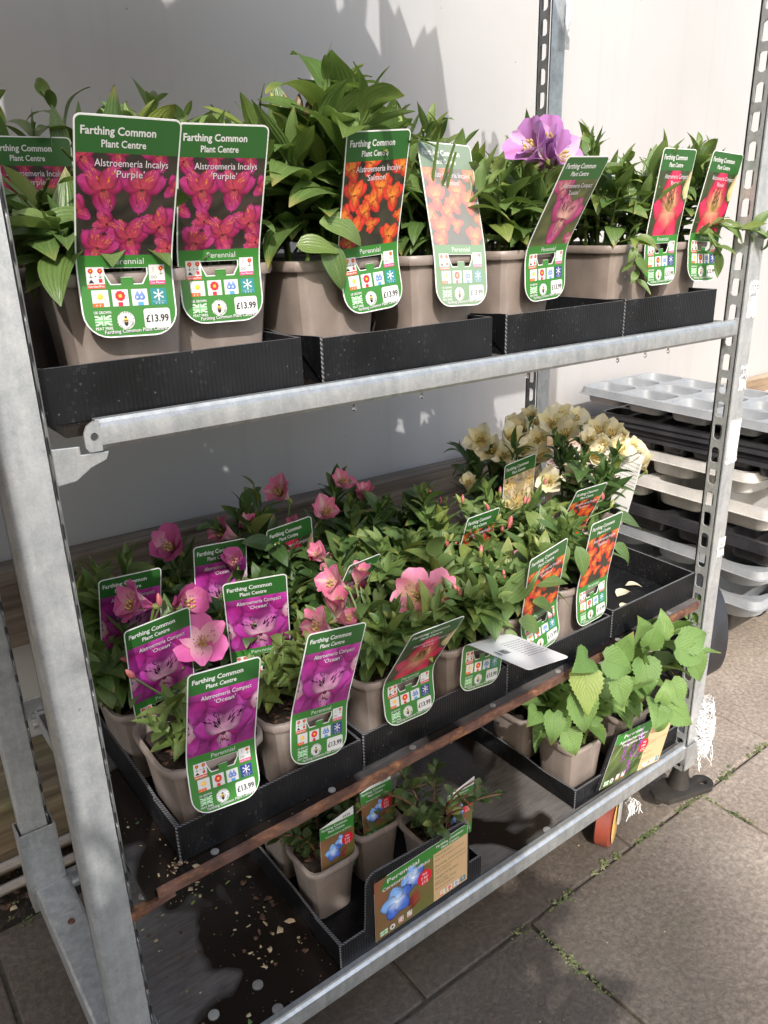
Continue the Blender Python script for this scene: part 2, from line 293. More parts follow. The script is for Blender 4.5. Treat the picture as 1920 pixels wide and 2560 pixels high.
# ------------------------------------------------------------------ mesh helpers
ORG = {}
class MB:
    def __init__(s): s.v = []; s.f = []; s.mi = []; s.uv = []
    def add(s, vs, fs, mi=0):
        o = len(s.v); s.v += [tuple(p) for p in vs]
        for f in fs: s.f.append(tuple(i + o for i in f)); s.mi.append(mi)
        return s
    def box(s, x0, x1, y0, y1, z0, z1, mi=0, top=None):
        s.add([(x0, y0, z0), (x1, y0, z0), (x1, y1, z0), (x0, y1, z0), (x0, y0, z1), (x1, y0, z1), (x1, y1, z1), (x0, y1, z1)],
              [(0, 3, 2, 1), (0, 1, 5, 4), (1, 2, 6, 5), (2, 3, 7, 6), (3, 0, 4, 7)], mi)
        s.f.append(tuple(len(s.v) - 8 + i for i in (4, 5, 6, 7))); s.mi.append(mi if top is None else top); return s
    def beam(s, a, b, wx, wz, mi=0, up=V((0, 0, 1))):       # bar from a to b with width and height
        a, b = V(a), V(b); d = (b - a).normalized(); r = d.cross(up).normalized(); u = r.cross(d)
        P = []
        for p in (a, b):
            for i, j in ((-1, -1), (1, -1), (1, 1), (-1, 1)): P.append(p + r * wx * .5 * i + u * wz * .5 * j)
        return s.add(P, [(0, 1, 2, 3), (7, 6, 5, 4), (0, 4, 5, 1), (1, 5, 6, 2), (2, 6, 7, 3), (3, 7, 4, 0)], mi)
    def tube(s, pts, r, n=6, mi=0, cap=True):
        pts = [V(p) for p in pts]; o = len(s.v); m = len(pts)
        rs = r if isinstance(r, (list, tuple)) else [r] * m
        for i, p in enumerate(pts):
            d = (pts[min(i + 1, m - 1)] - pts[max(i - 1, 0)]); d = d.normalized() if d.length > 1e-9 else V((0, 0, 1))
            a = d.cross(V((0, 0, 1)) if abs(d.z) < .9 else V((1, 0, 0))).normalized(); bb = d.cross(a)
            for k in range(n): s.v.append(tuple(p + (a * math.cos(2 * PI * k / n) + bb * math.sin(2 * PI * k / n)) * rs[i]))
        for i in range(m - 1):
            for k in range(n):
                s.f.append((o + i * n + k, o + i * n + (k + 1) % n, o + (i + 1) * n + (k + 1) % n, o + (i + 1) * n + k)); s.mi.append(mi)
        if cap:
            s.f.append(tuple(o + k for k in range(n))[::-1]); s.mi.append(mi); s.f.append(tuple(o + (m - 1) * n + k for k in range(n))); s.mi.append(mi)
        return s
    def prism(s, poly, h0, h1, axis='z', mi=0, holes=()):   # extruded outline; poly 2D; axis is the extrusion direction
        loops = [list(poly)] + [list(h) for h in holes]; flat = [p for l in loops for p in l]
        def p3(p, h): return (p[0], p[1], h) if axis == 'z' else ((p[0], h, p[1]) if axis == 'y' else (h, p[0], p[1]))
        o = len(s.v); n = len(flat); s.v += [p3(p, h0) for p in flat] + [p3(p, h1) for p in flat]
        for tri in tessellate_polygon([[V((p[0], p[1], 0)) for p in l] for l in loops]):
            s.f.append(tuple(o + i for i in tri)); s.f.append(tuple(o + n + i for i in tri[::-1])); s.mi += [mi, mi]
        b = 0
        for l in loops:
            k = len(l)
            for i in range(k): s.f.append((o + b + i, o + b + (i + 1) % k, o + n + b + (i + 1) % k, o + n + b + i)); s.mi.append(mi)
            b += k
        return s
    def loft(s, rings, mi=0, cap0=False, cap1=False):
        o = len(s.v); n = len(rings[0])
        for r in rings: s.v += [tuple(p) for p in r]
        for i in range(len(rings) - 1):
            for k in range(n): s.f.append((o + i * n + k, o + i * n + (k + 1) % n, o + (i + 1) * n + (k + 1) % n, o + (i + 1) * n + k)); s.mi.append(mi)
        if cap0: s.f.append(tuple(o + k for k in range(n))[::-1]); s.mi.append(mi)
        if cap1: s.f.append(tuple(o + (len(rings) - 1) * n + k for k in range(n))); s.mi.append(mi)
        return s
    def ball(s, c, r, n=8, m=5, mi=0, sc=(1, 1, 1)):
        return s.loft([[(c[0] + r * sc[0] * math.sin(PI * i / m) * math.cos(2 * PI * k / n), c[1] + r * sc[1] * math.sin(PI * i / m) * math.sin(2 * PI * k / n), c[2] - r * sc[2] * math.cos(PI * i / m)) for k in range(n)] for i in range(m + 1)], mi)
    def mesh(s, name, mats, org=V((0, 0, 0)), smooth=False, fix=True, bevel=0):
        me = bpy.data.meshes.new(name); me.from_pydata([(p[0] - org.x, p[1] - org.y, p[2] - org.z) for p in s.v], [], s.f)
        for m in (mats if isinstance(mats, (list, tuple)) else [mats]): me.materials.append(m)
        me.polygons.foreach_set('material_index', s.mi)
        if fix or bevel:
            b = bmesh.new(); b.from_mesh(me)
            if fix: bmesh.ops.recalc_face_normals(b, faces=b.faces)
            if bevel:
                es = [e for e in b.edges if len(e.link_faces) == 2 and e.calc_face_angle(0) > .6]
                bmesh.ops.bevel(b, geom=es, offset=bevel, segments=2, profile=.6, affect='EDGES', clamp_overlap=True)
            b.to_mesh(me); b.free()
        if smooth:
            me.shade_smooth()
            try: me.set_sharp_from_angle(angle=math.radians(smooth if smooth is not True else 40))
            except Exception: pass
        me.update(); return me
    def build(s, name, mats, parent=None, **kw):
        me = s.mesh(name, mats, ORG[parent.name] if parent else V((0, 0, 0)), **kw)
        return link(name, me, parent)
def link(name, me, parent=None, mtx=None):
    o = bpy.data.objects.new(name, me); COL.objects.link(o)
    if parent: o.parent = parent; ORG[o.name] = ORG[parent.name]
    else: ORG[o.name] = V((0, 0, 0))
    if mtx is not None: o.matrix_basis = mtx
    return o
def thing(name, label, cat, loc, group=None):
    o = bpy.data.objects.new(name, None); COL.objects.link(o); o.location = loc; o.empty_display_size = .02
    ORG[o.name] = V(loc); return tag(o, label, cat, group)
def tag(o, label, cat, group=None):
    o['label'] = label; o['category'] = cat
    if group: o['group'] = group
    return o
def struct(o): o['kind'] = 'structure'; return o
def rect(w, h, r, n=5, cx=0, cy=0):
    P = []
    for sx, sy, a0 in ((1, 1, 0), (-1, 1, PI / 2), (-1, -1, PI), (1, -1, 1.5 * PI)):
        for k in range(n + 1):
            a = a0 + k * PI / 2 / n; P.append((cx + sx * (w / 2 - r) + r * math.cos(a), cy + sy * (h / 2 - r) + r * math.sin(a)))
    return P
def zmid(x): return .581 + .0141 * x
def ztop(x): return 1.2400 - .0081 * x
def zupp(x): return 1.925
# ------------------------------------------------------------------ setting: ground, wall, timber
g0 = MB(); g0.add([(-40, -40, -.06), (40, -40, -.06), (40, 40, -.06), (-40, 40, -.06)], [(0, 1, 2, 3)])
struct(g0.build('ground', MT['yard']))
rng = random.Random(5)
pav = bpy.data.objects.new('pavement', None); COL.objects.link(pav); ORG['pavement'] = V((0, 0, 0)); struct(pav)
def slab(x0, x1, y0, y1):
    j = lambda: rng.uniform(-.002, .002)
    b = MB(); b.box(x0 + .004, x1 - .004, y0 + .004, y1 - .004, -.05, rng.uniform(-.003, .002))
    b.build('paving_slab', MT['slab'], pav, bevel=.005)
P_ = .65
for i, y0 in enumerate((-.66, -.66 - P_, -.66 - 2 * P_)):
    off = .80 if i % 2 == 0 else 1.12
    for k in range(-3, 5): slab(off + k * P_, off + (k + 1) * P_, y0, y0 + P_)
for i, (y0, y1) in enumerate(((-.01, .70), (.70, 1.03))):
    off = .50 if i == 0 else .8
    for k in range(-2 if i == 0 else 1, 5): slab(off + k * P_ + .01, off + (k + 1) * P_ + .01, y0, y1)
js = MB(); js.add([(-6, -6, -.010), (8, -6, -.010), (8, .699, -.010), (-6, .699, -.010)], [(0, 1, 2, 3)]); struct(js.build('joint_sand', MT['jsand']))
so_ = MB()
n = 34
xs = [-2.6 + 3.9 * i / n for i in range(n + 1)]; ys = [.703 + .36 * j / 8 for j in range(9)]
for y in ys:
    for x in xs: so_.v.append((x, y, -.03 + .02 * rng.random() + .035 * max(0, (y - .75) / .3)))
for j in range(8):
    for i in range(n): so_.f.append((j * (n + 1) + i, j * (n + 1) + i + 1, (j + 1) * (n + 1) + i + 1, (j + 1) * (n + 1) + i)); so_.mi.append(0)
struct(so_.build('soil', MT['earth'], fix=False))
def chips(name, n, fn, mats, size, rg, parent=None, kind=True):
    b = MB()
    for _ in range(n):
        x, y, z = fn(rg); a = rg.uniform(0, 2 * PI); l = size[0] + (size[1] - size[0]) * rg.random() ** 2; el = rg.choice((.35, .5, .7, .9)); mi = rg.randrange(len(mats)); q = 6
        P = []
        for k in range(q):
            t_ = 2 * PI * k / q + rg.uniform(-.4, .4); r_ = l * .5 * rg.uniform(.55, 1.0); u_, v_ = r_ * math.cos(t_), r_ * el * math.sin(t_)
            P.append((x + u_ * math.cos(a) - v_ * math.sin(a), y + u_ * math.sin(a) + v_ * math.cos(a), z + rg.uniform(0, .14) * l))
        P.append((x, y, z + l * rg.uniform(.08, .26)))
        b.add(P, [(k, (k + 1) % q, q) for k in range(q)], mi)
    o = b.build(name, mats, parent, fix=False)
    if kind: o['kind'] = 'stuff'
    return o
chips('bark_litter', 900, lambda r: (r.uniform(-1.2, .7), r.uniform(.70, .95), r.uniform(-.012, .02)), [MT['bark'], MT['soil'], MT['litter']], (.008, .035), rng)
chips('petal_litter', 260, lambda r: (r.uniform(-.6, 2.3), r.uniform(-.5, .9), .003), [MT['litter'], MT['bark']], (.003, .011), rng)
def moss(name, pts, n, sp):
    b = MB()
    for _ in range(n):
        t = rng.random() * (len(pts) - 1); i = int(t); p = V(pts[i]).lerp(V(pts[i + 1]), t - i)
        if math.sin(p.x * 37 + p.y * 23) + rng.random() < .35: continue
        p += V((rng.gauss(0, sp), rng.gauss(0, sp), 0)); r = rng.uniform(.003, .009)
        for _k in range(3):
            q = p + V((rng.uniform(-r, r), rng.uniform(-r, r), 0)); rr = r * rng.uniform(.4, .9)
            b.ball((q.x, q.y, q.z), rr * .72, 5, 3, 0, (1, 1, .6))
    o = b.build(name, MT['moss'], fix=False); o['kind'] = 'stuff'; return o
moss('moss', [(.75, -.012, 0), (1.3, -.01, 0), (1.9, -.006, 0)], 420, .007)
moss('moss', [(.80, -.02, 0), (.80, -.66, 0)], 200, .006)
moss('moss', [(1.45, -.02, 0), (1.45, -.5, 0)], 120, .006)
moss('moss', [(-.6, .705, 0), (.4, .70, 0)], 160, .02)
# wall
wl = MB(); wl.box(-3.0, 6.5, 1.06, 1.12, 0, 3.4)
tag(wl.build('wall', MT['wall']), 'pale grey sheet wall standing behind the plant trolley', 'wall')
pk = MB(); pk.add([(-1.2, .985, .535), (1.60, .985, .475), (1.60, 1.055, .475), (-1.2, 1.055, .535), (-1.2, .985, .735), (1.60, .985, .672), (1.60, 1.055, .672), (-1.2, 1.055, .735)],
    [(0, 3, 2, 1), (4, 5, 6, 7), (0, 1, 5, 4), (1, 2, 6, 5), (2, 3, 7, 6), (3, 0, 4, 7)])
tag(pk.build('timber_rail', MT['timber'], bevel=.006), 'long weathered grey timber board fixed along the wall behind the middle shelf', 'timber board')
eb = MB(); eb.box(1.52, 1.70, .90, .98, .42, .705); tag(eb.build('timber_block', MT['timber'], bevel=.005), 'short dark timber block at the right end of the wall board', 'timber block')
sp_ = MB(); sp_.box(-2.4, 1.2, .82, 1.055, .03, .215); tag(sp_.build('timber_sleeper', MT['sleeper'], bevel=.012), 'mossy timber sleeper lying on the ground below the wall', 'sleeper')
for i, (y, z, r) in enumerate(((.792, .075, .012), (.775, .03, .012))):
    p = MB(); p.tube([(-2, y, z), (0, y, z + .004), (1.3, y, z)], r, 8)
    tag(p.build('pipe', MT['pipe'], smooth=True), ('upper' if i == 0 else 'lower') + ' of two thin grey pipes along the foot of the sleeper', 'pipe')
# table with peeling paint by the wall at the right
tb = thing('work_table', 'low table with peeling red and white paint behind the tray stacks', 'table', (2.9, .88, 0))
b = MB(); b.box(1.74, 4.4, .70, 1.0, .60, .64); b.build('table_top', MT['redpaint'], tb, bevel=.004)
b = MB(); b.box(1.74, 4.4, 1.003, 1.055, .52, .70); b.build('back_board', MT['timber_pale'], tb, bevel=.004)
for x in (1.85, 3.0, 4.25):
    for y in (.75, .97): b = MB(); b.box(x, x + .06, y - .03, y + .02, 0, .60); b.build('leg', MT['timber_pale'], tb)

# ------------------------------------------------------------------ trolley frame
tr = thing('plant_trolley', 'galvanised steel plant trolley with slotted corner posts on castors', 'trolley', (.675, .28, 0))
def dhole(cy, cz, flip):     # D-shaped slot, rounded at one end
    w_, h_ = .0098, .0170; sg = -1 if flip else 1
    P = [(cy + w_ * math.cos(PI * k / 8), cz + sg * ((h_ - w_) + w_ * math.sin(PI * k / 8))) for k in range(9)]
    P += [(cy - w_, cz - sg * (h_ - .004)), (cy - w_ + .004, cz - sg * h_), (cy + w_ - .004, cz - sg * h_), (cy + w_, cz - sg * (h_ - .004))]
    return P
def post(x0, x1, y0, holes_left, z0, z1):
    # C-section: front plate (facing -Y), slotted side plate, plain side plate, both with return lips
    T = .003; D_ = .036
    p = MB(); R_ = .006
    arc = lambda cx, cy, a0, r: [(cx + r * math.cos(a0 + k * PI / 8), cy + r * math.sin(a0 + k * PI / 8)) for k in range(5)]
    out = [(x0, y0 + D_)] + arc(x0 + R_, y0 + R_, PI, R_) + arc(x1 - R_, y0 + R_, 1.5 * PI, R_) + [(x1, y0 + D_)]
    inn = [(x0 + T, y0 + D_)] + arc(x0 + R_, y0 + R_, PI, R_ - T) + arc(x1 - R_, y0 + R_, 1.5 * PI, R_ - T) + [(x1 - T, y0 + D_)]
    # remove the slotted side from the ribbon: it is built separately with its holes
    k = 5
    if holes_left: out2, inn2 = out[k:], inn[k:]
    else: out2, inn2 = out[:-k], inn[:-k]
    p.prism(out2 + inn2[::-1], z0, z1, 'z')
    lx = x1 if holes_left else x0
    sgn = -1 if holes_left else 1
    p.box(min(lx, lx + sgn * .014), max(lx, lx + sgn * .014), y0 + D_ - T, y0 + D_ + .0005, z0, z1)
    cyh = y0 + D_ * .54; sx = x0 if holes_left else x1 - T; ya, yb = y0 + .004, y0 + D_
    z = z0; i = 0
    while z < z1 - .01:
        zt = min(z + .05, z1); lp = [(ya, z), (yb, z), (yb, zt), (ya, zt)]; hl = []
        if zt - z > .049: hl = dhole(cyh, (z + zt) / 2, i % 2)
        fl = lp + hl; tri = tessellate_polygon([[V((q[0], q[1], 0)) for q in l_] for l_ in ([lp, hl] if hl else [lp])]); k_ = len(fl)
        p.add([(sx, q[0], q[1]) for q in fl] + [(sx + T, q[0], q[1]) for q in fl], [tuple(t_) for t_ in tri] + [tuple(j + k_ for j in t_)[::-1] for t_ in tri] + [(4 + j, 4 + (j + 1) % len(hl), k_ + 4 + (j + 1) % len(hl), k_ + 4 + j) for j in range(len(hl))])
        z = zt; i += 1
    p.box(sx, sx + T, yb, yb + .0004, z0, z1)
    fx = x0 if holes_left else x1 - .012
    p.box(fx, fx + .012, y0 + D_ - T, y0 + D_ + .0005, z0, z1)
    return p.build('post', MT['galv'], tr, smooth=30)
ZP = 2.17
post(1.352, 1.408, -.009, True, .12, ZP); post(1.352, 1.408, .532, True, .12, ZP)
post(-.052, .002, -.009, False, .12, ZP); post(-.052, .002, .545, False, .16, ZP)
# base: board with rear-left notch, rails, end rails, sockets
nb = [(.02, .0), (1.35, .0), (1.35, .545), (.10, .545), (.115, .50), (.10, .47), (.06, .445), (.03, .44), (.02, .44)]
b = MB(); b.prism(nb, .182, .197); b.build('base_board', MT['ply'], tr)
def rail(name, x0, x1, z0, z1, y, hh, mats, out=-1, lip=.007, th=.003, parent=None, rough_end=None):
    # pressed rail: face plate with a rolled top lip and a foot, straight from x0 to x1
    pr = [(0, .0), (-.001, -.004), (-.0055, -.008), (-.0062, -.5 * hh), (-.0055, -hh + .006), (-.001, -hh + .001), (.008, -hh), (.008, -hh + th), (.001, -hh + .004), (-.003, -hh + .008), (-.0045, -.5 * hh), (-.003, -.012), (.002, -.006), (.006, -.003), (.010, -.003), (.010, 0)]
    b = MB(); rings = []
    for t in range(2):
        x = (x0, x1)[t]; z = (z0, z1)[t]; rings.append([(x, y + p[0] * (1 if out < 0 else -1), z + p[1]) for p in pr])
    b.loft(rings, 0, True, True); return b.build(name, mats, parent or tr, smooth=14)
rail('front_rail', .0, 1.352, .203, .203, -.004, .046, MT['galv2'])
rail('rear_rail', .0, 1.352, .203, .203, .552, .046, MT['galv2'], 1)
for x0, x1 in ((-.052, .014), (1.354, 1.41)):
    b = MB(); b.box(x0, x1, .03, .540, .150, .200); b.build('end_rail', MT['galv2'], tr, bevel=.006)
    for y in (.415,):
        if x0 < 0: b = MB(); b.tube([(-.017, y, .198), (-.017, y, .203)], [.008, .006], 12); b.build('bolt', MT['rust'], tr)
for x0, y0 in ((-.06, .538), (1.346, .526), (-.06, -.016), (1.346, -.016)):
    b = MB(); T = .0035; x1, y1 = x0 + .07, y0 + .052; zt = .335 if x0 < 0 else .20
    for q in ((x0, x1, y0, y0 + T), (x0, x1, y1 - T, y1), (x0, x0 + T, y0 + T, y1 - T), (x1 - T, x1, y0 + T, y1 - T)): b.box(*q, .145, zt)
    b.build('socket', MT['galv2'], tr, bevel=.001)
for x, y in ((.20, .075), (.115, .072), (.205, .014), (.66, .012), (.87, .012), (.115, .39)):
    b = MB(); b.tube([(x, y, .196), (x, y, .1995), (x, y, .2003)], [.0095, .0095, .007], 14); b.build('bolt', MT['rivet'], tr, smooth=40)
def castor(x, y, a):
    c = MB(); ca, sa = math.cos(a), math.sin(a); ax = V((ca, sa, 0)); r = .062
    e1 = V((-sa, ca, 0)); rings = []
    for o_, rr in ((-.019, .030), (-.019, r - .006), (-.015, r), (.015, r), (.019, r - .006), (.019, .030)):
        rings.append([V((x, y, r)) + ax * o_ + (e1 * math.cos(2 * PI * k / 28) + V((0, 0, 1)) * math.sin(2 * PI * k / 28)) * rr for k in range(28)])
    ob = MB().loft(rings, 0, True, True).build('castor', MT['red'], tr, smooth=40)
    h = MB(); rings = []
    for o_, rr in ((.0195, .029), (.022, .050), (.0235, .048), (.0235, .0)): rings.append([V((x, y, r)) + ax * o_ + (e1 * math.cos(2 * PI * k / 24) + V((0, 0, 1)) * math.sin(2 * PI * k / 24)) * max(rr, .001) for k in range(24)])
    h.loft(rings, 0, True, True).build('hub', MT['yellow'], ob, smooth=40)
    f = MB()
    for s in (-1, 1): f.beam(V((x, y, .066)) + ax * .030 * s, V((x, y, .150)) + ax * .030 * s + e1 * .02, .030, .005, up=ax)
    f.beam(V((x, y, .148)) - ax * .035 + e1 * .02, V((x, y, .148)) + ax * .035 + e1 * .02, .06, .005); f.build('fork', MT['galv'], ob)
castor(1.125, .045, -1.1); castor(1.22, .47, .2); castor(.2, .47, .1); castor(.2, .06, -.2)
# coupling plate at the front right foot
pl = []
for k in range(15): a = -PI * .62 + k * PI * 1.24 / 14; pl.append((1.428 + .027 * math.cos(a), -.022 + .027 * math.sin(a)))
pl += [(1.36, .052), (1.30, .045), (1.285, .02), (1.30, -.012)]
hl = [(1.428 + .011 * math.cos(2 * PI * k / 12), -.022 + .011 * math.sin(2 * PI * k / 12)) for k in range(12)]
b = MB(); b.prism(pl, .047, .062, 'z', 0, [hl]); b.build('coupling_plate', MT['black_iron'], tr, bevel=.003, smooth=40)
b = MB(); b.tube([(1.372, .012, .055), (1.376, .012, .10), (1.376, .012, .15)], [.030, .020, .020], 14); b.build('foot', MT['black_iron'], tr, smooth=40)
# worn stickers on the right post
def post_sticker(z0, z1, x0, x1, lines):
    b = MB(); r_ = random.Random(int(z0 * 999)); P = []
    for k in range(10): P.append((x0 + (x1 - x0) * k / 9, z0 + r_.uniform(-.004, .004)))
    P += [(x1 + r_.uniform(-.003, .0), z0 + (z1 - z0) * k / 5) for k in range(1, 5)]
    for k in range(10): P.append((x1 - (x1 - x0) * k / 9, z1 + r_.uniform(-.003, .003)))
    P += [(x0 + r_.uniform(-.002, .003), z1 - (z1 - z0) * k / 5) for k in range(1, 5)]
    b.prism(P, -.0098, -.0092, 'y'); o = b.build('sticker', MT['sticker'], tr)
    return o, lines, x0, z1
STK = [post_sticker(1.235, 1.305, 1.372, 1.408, ['327 D', '/on3']), post_sticker(1.085, 1.135, 1.378, 1.407, ['327', '/on3']),
       post_sticker(.70, .745, 1.378, 1.407, ['327', '/on3']), post_sticker(.925, 1.02, 1.362, 1.408, [])]
b = MB(); b.box(1.392, 1.4085, .522, .5228, 1.80, 1.90); b.build('sticker', MT['sticker'], tr)

# ------------------------------------------------------------------ shelves
def shelf(kind, label, zf, x0=.02, x1=1.345):
    s = thing('trolley_shelf', label, 'shelf', (.68, .28, zf(.68)), 'shelves of the plant trolley')
    zl, zr = zf(x0), zf(x1)
    b = MB(); y0, y1 = (-.002, .545)
    b.add([(x0, y0, zl - .012), (x1, y0, zr - .012), (x1, y1, zr - .012), (x0, y1, zl - .012), (x0, y0, zl), (x1, y0, zr), (x1, y1, zr), (x0, y1, zl)],
          [(0, 3, 2, 1), (4, 5, 6, 7), (0, 1, 5, 4), (1, 2, 6, 5), (2, 3, 7, 6), (3, 0, 4, 7)]); b.build('shelf_board', MT['ply'], s)
    if kind == 'top':
        zl += .004; zr += .004
        r = rail('front_rail', .052, x1 - .005, zl, zr, -.006, .034, MT['galv2'], parent=s)
        ob = MB()     # rounded end with its hole
        P = [(.052, zl - .034)] + [(.052 - .014 + .0 + .014 * (1 - math.sin(k * PI / 12)), zl - .014 + .014 * math.cos(k * PI / 12)) for k in range(0, 7)][::1]
        P = [(.054, zl - .0335), (.040, zl - .0335), (.036, zl - .028), (.036, zl - .012), (.040, zl - .004), (.047, zl), (.054, zl)]
        H = [(.047 + .0045 * math.cos(2 * PI * k / 14), zl - .017 + .0045 * math.sin(2 * PI * k / 14)) for k in range(14)]
        ob.prism(P, -.0135, -.0105, 'y', 0, [H]); ob.build('rail_end', MT['galv2'], s, smooth=40)
        h1 = MB(); h1.prism([(.001, zl - .066), (.022, zl - .064), (.04, zl - .052), (.058, zl - .046), (.062, zl - .037), (.031, zl - .0355), (.031, zl - .026), (.001, zl - .024)], -.0085, -.0055, 'y'); h1.build('hook_plate', MT['galv2'], s, bevel=.001)
        h2 = MB(); h2.prism([(1.30, zr - .034), (1.352, zr - .030), (1.356, zr + .002), (1.342, zr + .004), (1.335, zr - .02)], -.0042, -.0015, 'y'); h2.build('hook_plate', MT['galv2'], s, bevel=.001)
    else:
        # worn rusty angle with a turned-up lip
        zl += .003; zr += .003
        b = MB(); rings = []; nn = 40; r_ = random.Random(3)
        for i in range(nn + 1):
            x = .035 + (x1 - .02 - .035) * i / nn; z = zl + (zr - zl) * i / nn + r_.uniform(-.0006, .0006); e = r_.uniform(-.0008, .0008)
            rings.append([(x, -.003 + e, z - .001), (x, -.0065 + e, z + .004), (x, -.0105 + e, z + .003), (x, -.0125 + e, z - .004), (x, -.0115 + e, z - .014), (x, -.006 + e, z - .019), (x, .012, z - .0185), (x, .012, z - .016), (x, -.004, z - .0155), (x, -.0085, z - .004)])
        b.loft(rings, 0, True, True); b.build('front_rail', MT['rust'], s, smooth=40)
        b = MB(); b.prism([(-.004, zl - .034), (.06, zl - .026), (.06, zl - .020), (-.004, zl - .016)], -.006, .004, 'y'); b.build('corner_bracket', MT['rust'], s)
        for x in (.13, .335, .502, .693, .872, 1.06, 1.24):
            b = MB(); z = zf(x); b.tube([(x, .0095, z - .001), (x, .0095, z + .0016), (x, .0095, z + .0024)], [.0062, .0062, .004], 12); b.build('rivet', MT['rivet'], s, smooth=40)
        for x, y in ((.040, .487), (.042, .517)):
            b = MB(); b.tube([(x, y, zf(x) - .001), (x, y, zf(x) + .0016)], [.009 if y < .5 else .006] * 2, 14); b.build('rivet', MT['rivet'] if y > .5 else MT['sticker'], s)
    rail('rear_rail', x0 - .01, x1, zf(x0) + .002, zf(x1) + .002, .548, .03, MT['galv2'], 1, parent=s)
    b = MB(); z = zf(x0)
    b.prism([(.06, z - .015), (.50, z - .015), (.53, z + .018), (.50, z + .014), (.10, z + .006), (.06, z + .002)], x0 - .006, x0 - .003, 'x'); b.build('end_plate', MT['galv2'], s)
    b = MB(); b.box(x0 - .02, x0 + .045, .5515, .5545, z - .01, z + .032); b.build('end_hook', MT['galv2'], s, bevel=.001)
    return s
shelf('top', 'upper stocked shelf with pale galvanised front rail', ztop)
shelf('mid', 'middle shelf with rusty brown front edge and dark board', zmid)
shelf('top', 'highest shelf of the trolley above the picture', zupp)

# ------------------------------------------------------------------ black corrugated trays
def ctray(label, x0, x1, y0, y1, zf, h, header=None, hr=None, fold=True):
    z = zf((x0 + x1) / 2) + .0015; t = .0045
    s = thing('plant_tray', label, 'tray', ((x0 + x1) / 2, (y0 + y1) / 2, z), 'black corrugated trays')
    m = [MT['black'], MT['edge']]; hr = hr or h
    def panel(name, poly, a, b_, axis, top_dir):
        p = MB(); p.prism(poly, a, b_, axis); p.mi = [0] * len(p.mi)
        nside = len(poly); k = len(p.f) - nside
        for i in range(nside):
            q0, q1 = poly[i], poly[(i + 1) % nside]
            if not (abs(q0[1] - z) < .002 and abs(q1[1] - z) < .002): p.mi[k + i] = 1
        return p.build(name, m, s, fix=True)
    b = MB(); b.box(x0 + .002, x1 - .002, y0 + .002, y1 - .002, z, z + .004); b.build('tray_base', m, s)
    if header:
        a0, a1, zt = header; r = .022
        P = [(x0, z), (x1, z), (x1, z + h)] + [(a1 + .003, z + h)] + [(a1 - r + r * math.cos(k * PI / 12), zt - .008 - r + r * math.sin(k * PI / 12)) for k in range(7)] + \
            [(a0 + r - r * math.sin(k * PI / 12), zt - r + r * math.cos(k * PI / 12)) for k in range(7)] + [(a0 - .004, z + h + .02), (a0 - .006, z + h), (x0, z + h)]
        panel('front_panel', P, y0, y0 + t, 'y', 0)
    else: panel('front_panel', [(x0, z), (x1, z), (x1, z + h), (x0, z + h)], y0, y0 + t, 'y', 0)
    panel('back_panel', [(x0, z), (x1, z), (x1, z + hr), (x0, z + hr)], y1 - t, y1, 'y', 0)
    panel('end_panel', [(y0 + t, z), (y1 - t, z), (y1 - t, z + hr), (y0 + .16, z + hr), (y0 + .09, z + h - .006), (y0 + t, z + h)], x0, x0 + t, 'x', 0)
    panel('end_panel', [(y0 + t, z), (y1 - t, z), (y1 - t, z + hr), (y0 + t, z + h)], x1 - t, x1, 'x', 0)
    if fold:
        panel('corner_flap', [(y0 + .001, z + .003), (y0 + .085, z + h * .96), (y0 + .012, z + h + .002), (y0 + .001, z + h + .002)], x0 - .0035, x0 - .0005, 'x', 0)
    return s
ctray('black corrugated tray under the two left pots on the upper shelf', .007, .332, .012, .535, ztop, .062)
ctray('black corrugated tray holding the tall plant on the upper shelf', .365, .675, .012, .535, ztop, .060)
ctray('black corrugated tray under the purple flower on the upper shelf', .708, .998, .012, .535, ztop, .062)
ctray('black corrugated tray at the right end of the upper shelf', 1.004, 1.289, .012, .535, ztop, .064)
ctray('black corrugated tray at the front left corner of the middle shelf', .084, .402, .018, .535, zmid, .060)
ctray('black corrugated tray second from left on the middle shelf', .408, .736, .018, .535, zmid, .062)
ctray('black corrugated tray third from left on the middle shelf', .741, 1.043, .018, .535, zmid, .060)
ctray('half empty black tray at the right end of the middle shelf', 1.049, 1.345, .018, .535, zmid, .064, None, .075)
zb = lambda x: .1975
ctray('black tray with a blue flower card on the base of the trolley', .332, .667, .006, .525, zb, .056, (.39, .632, .372))
ctray('black tray with a purple flower card on the base by the right post', .965, 1.345, .016, .42, zb, .049)
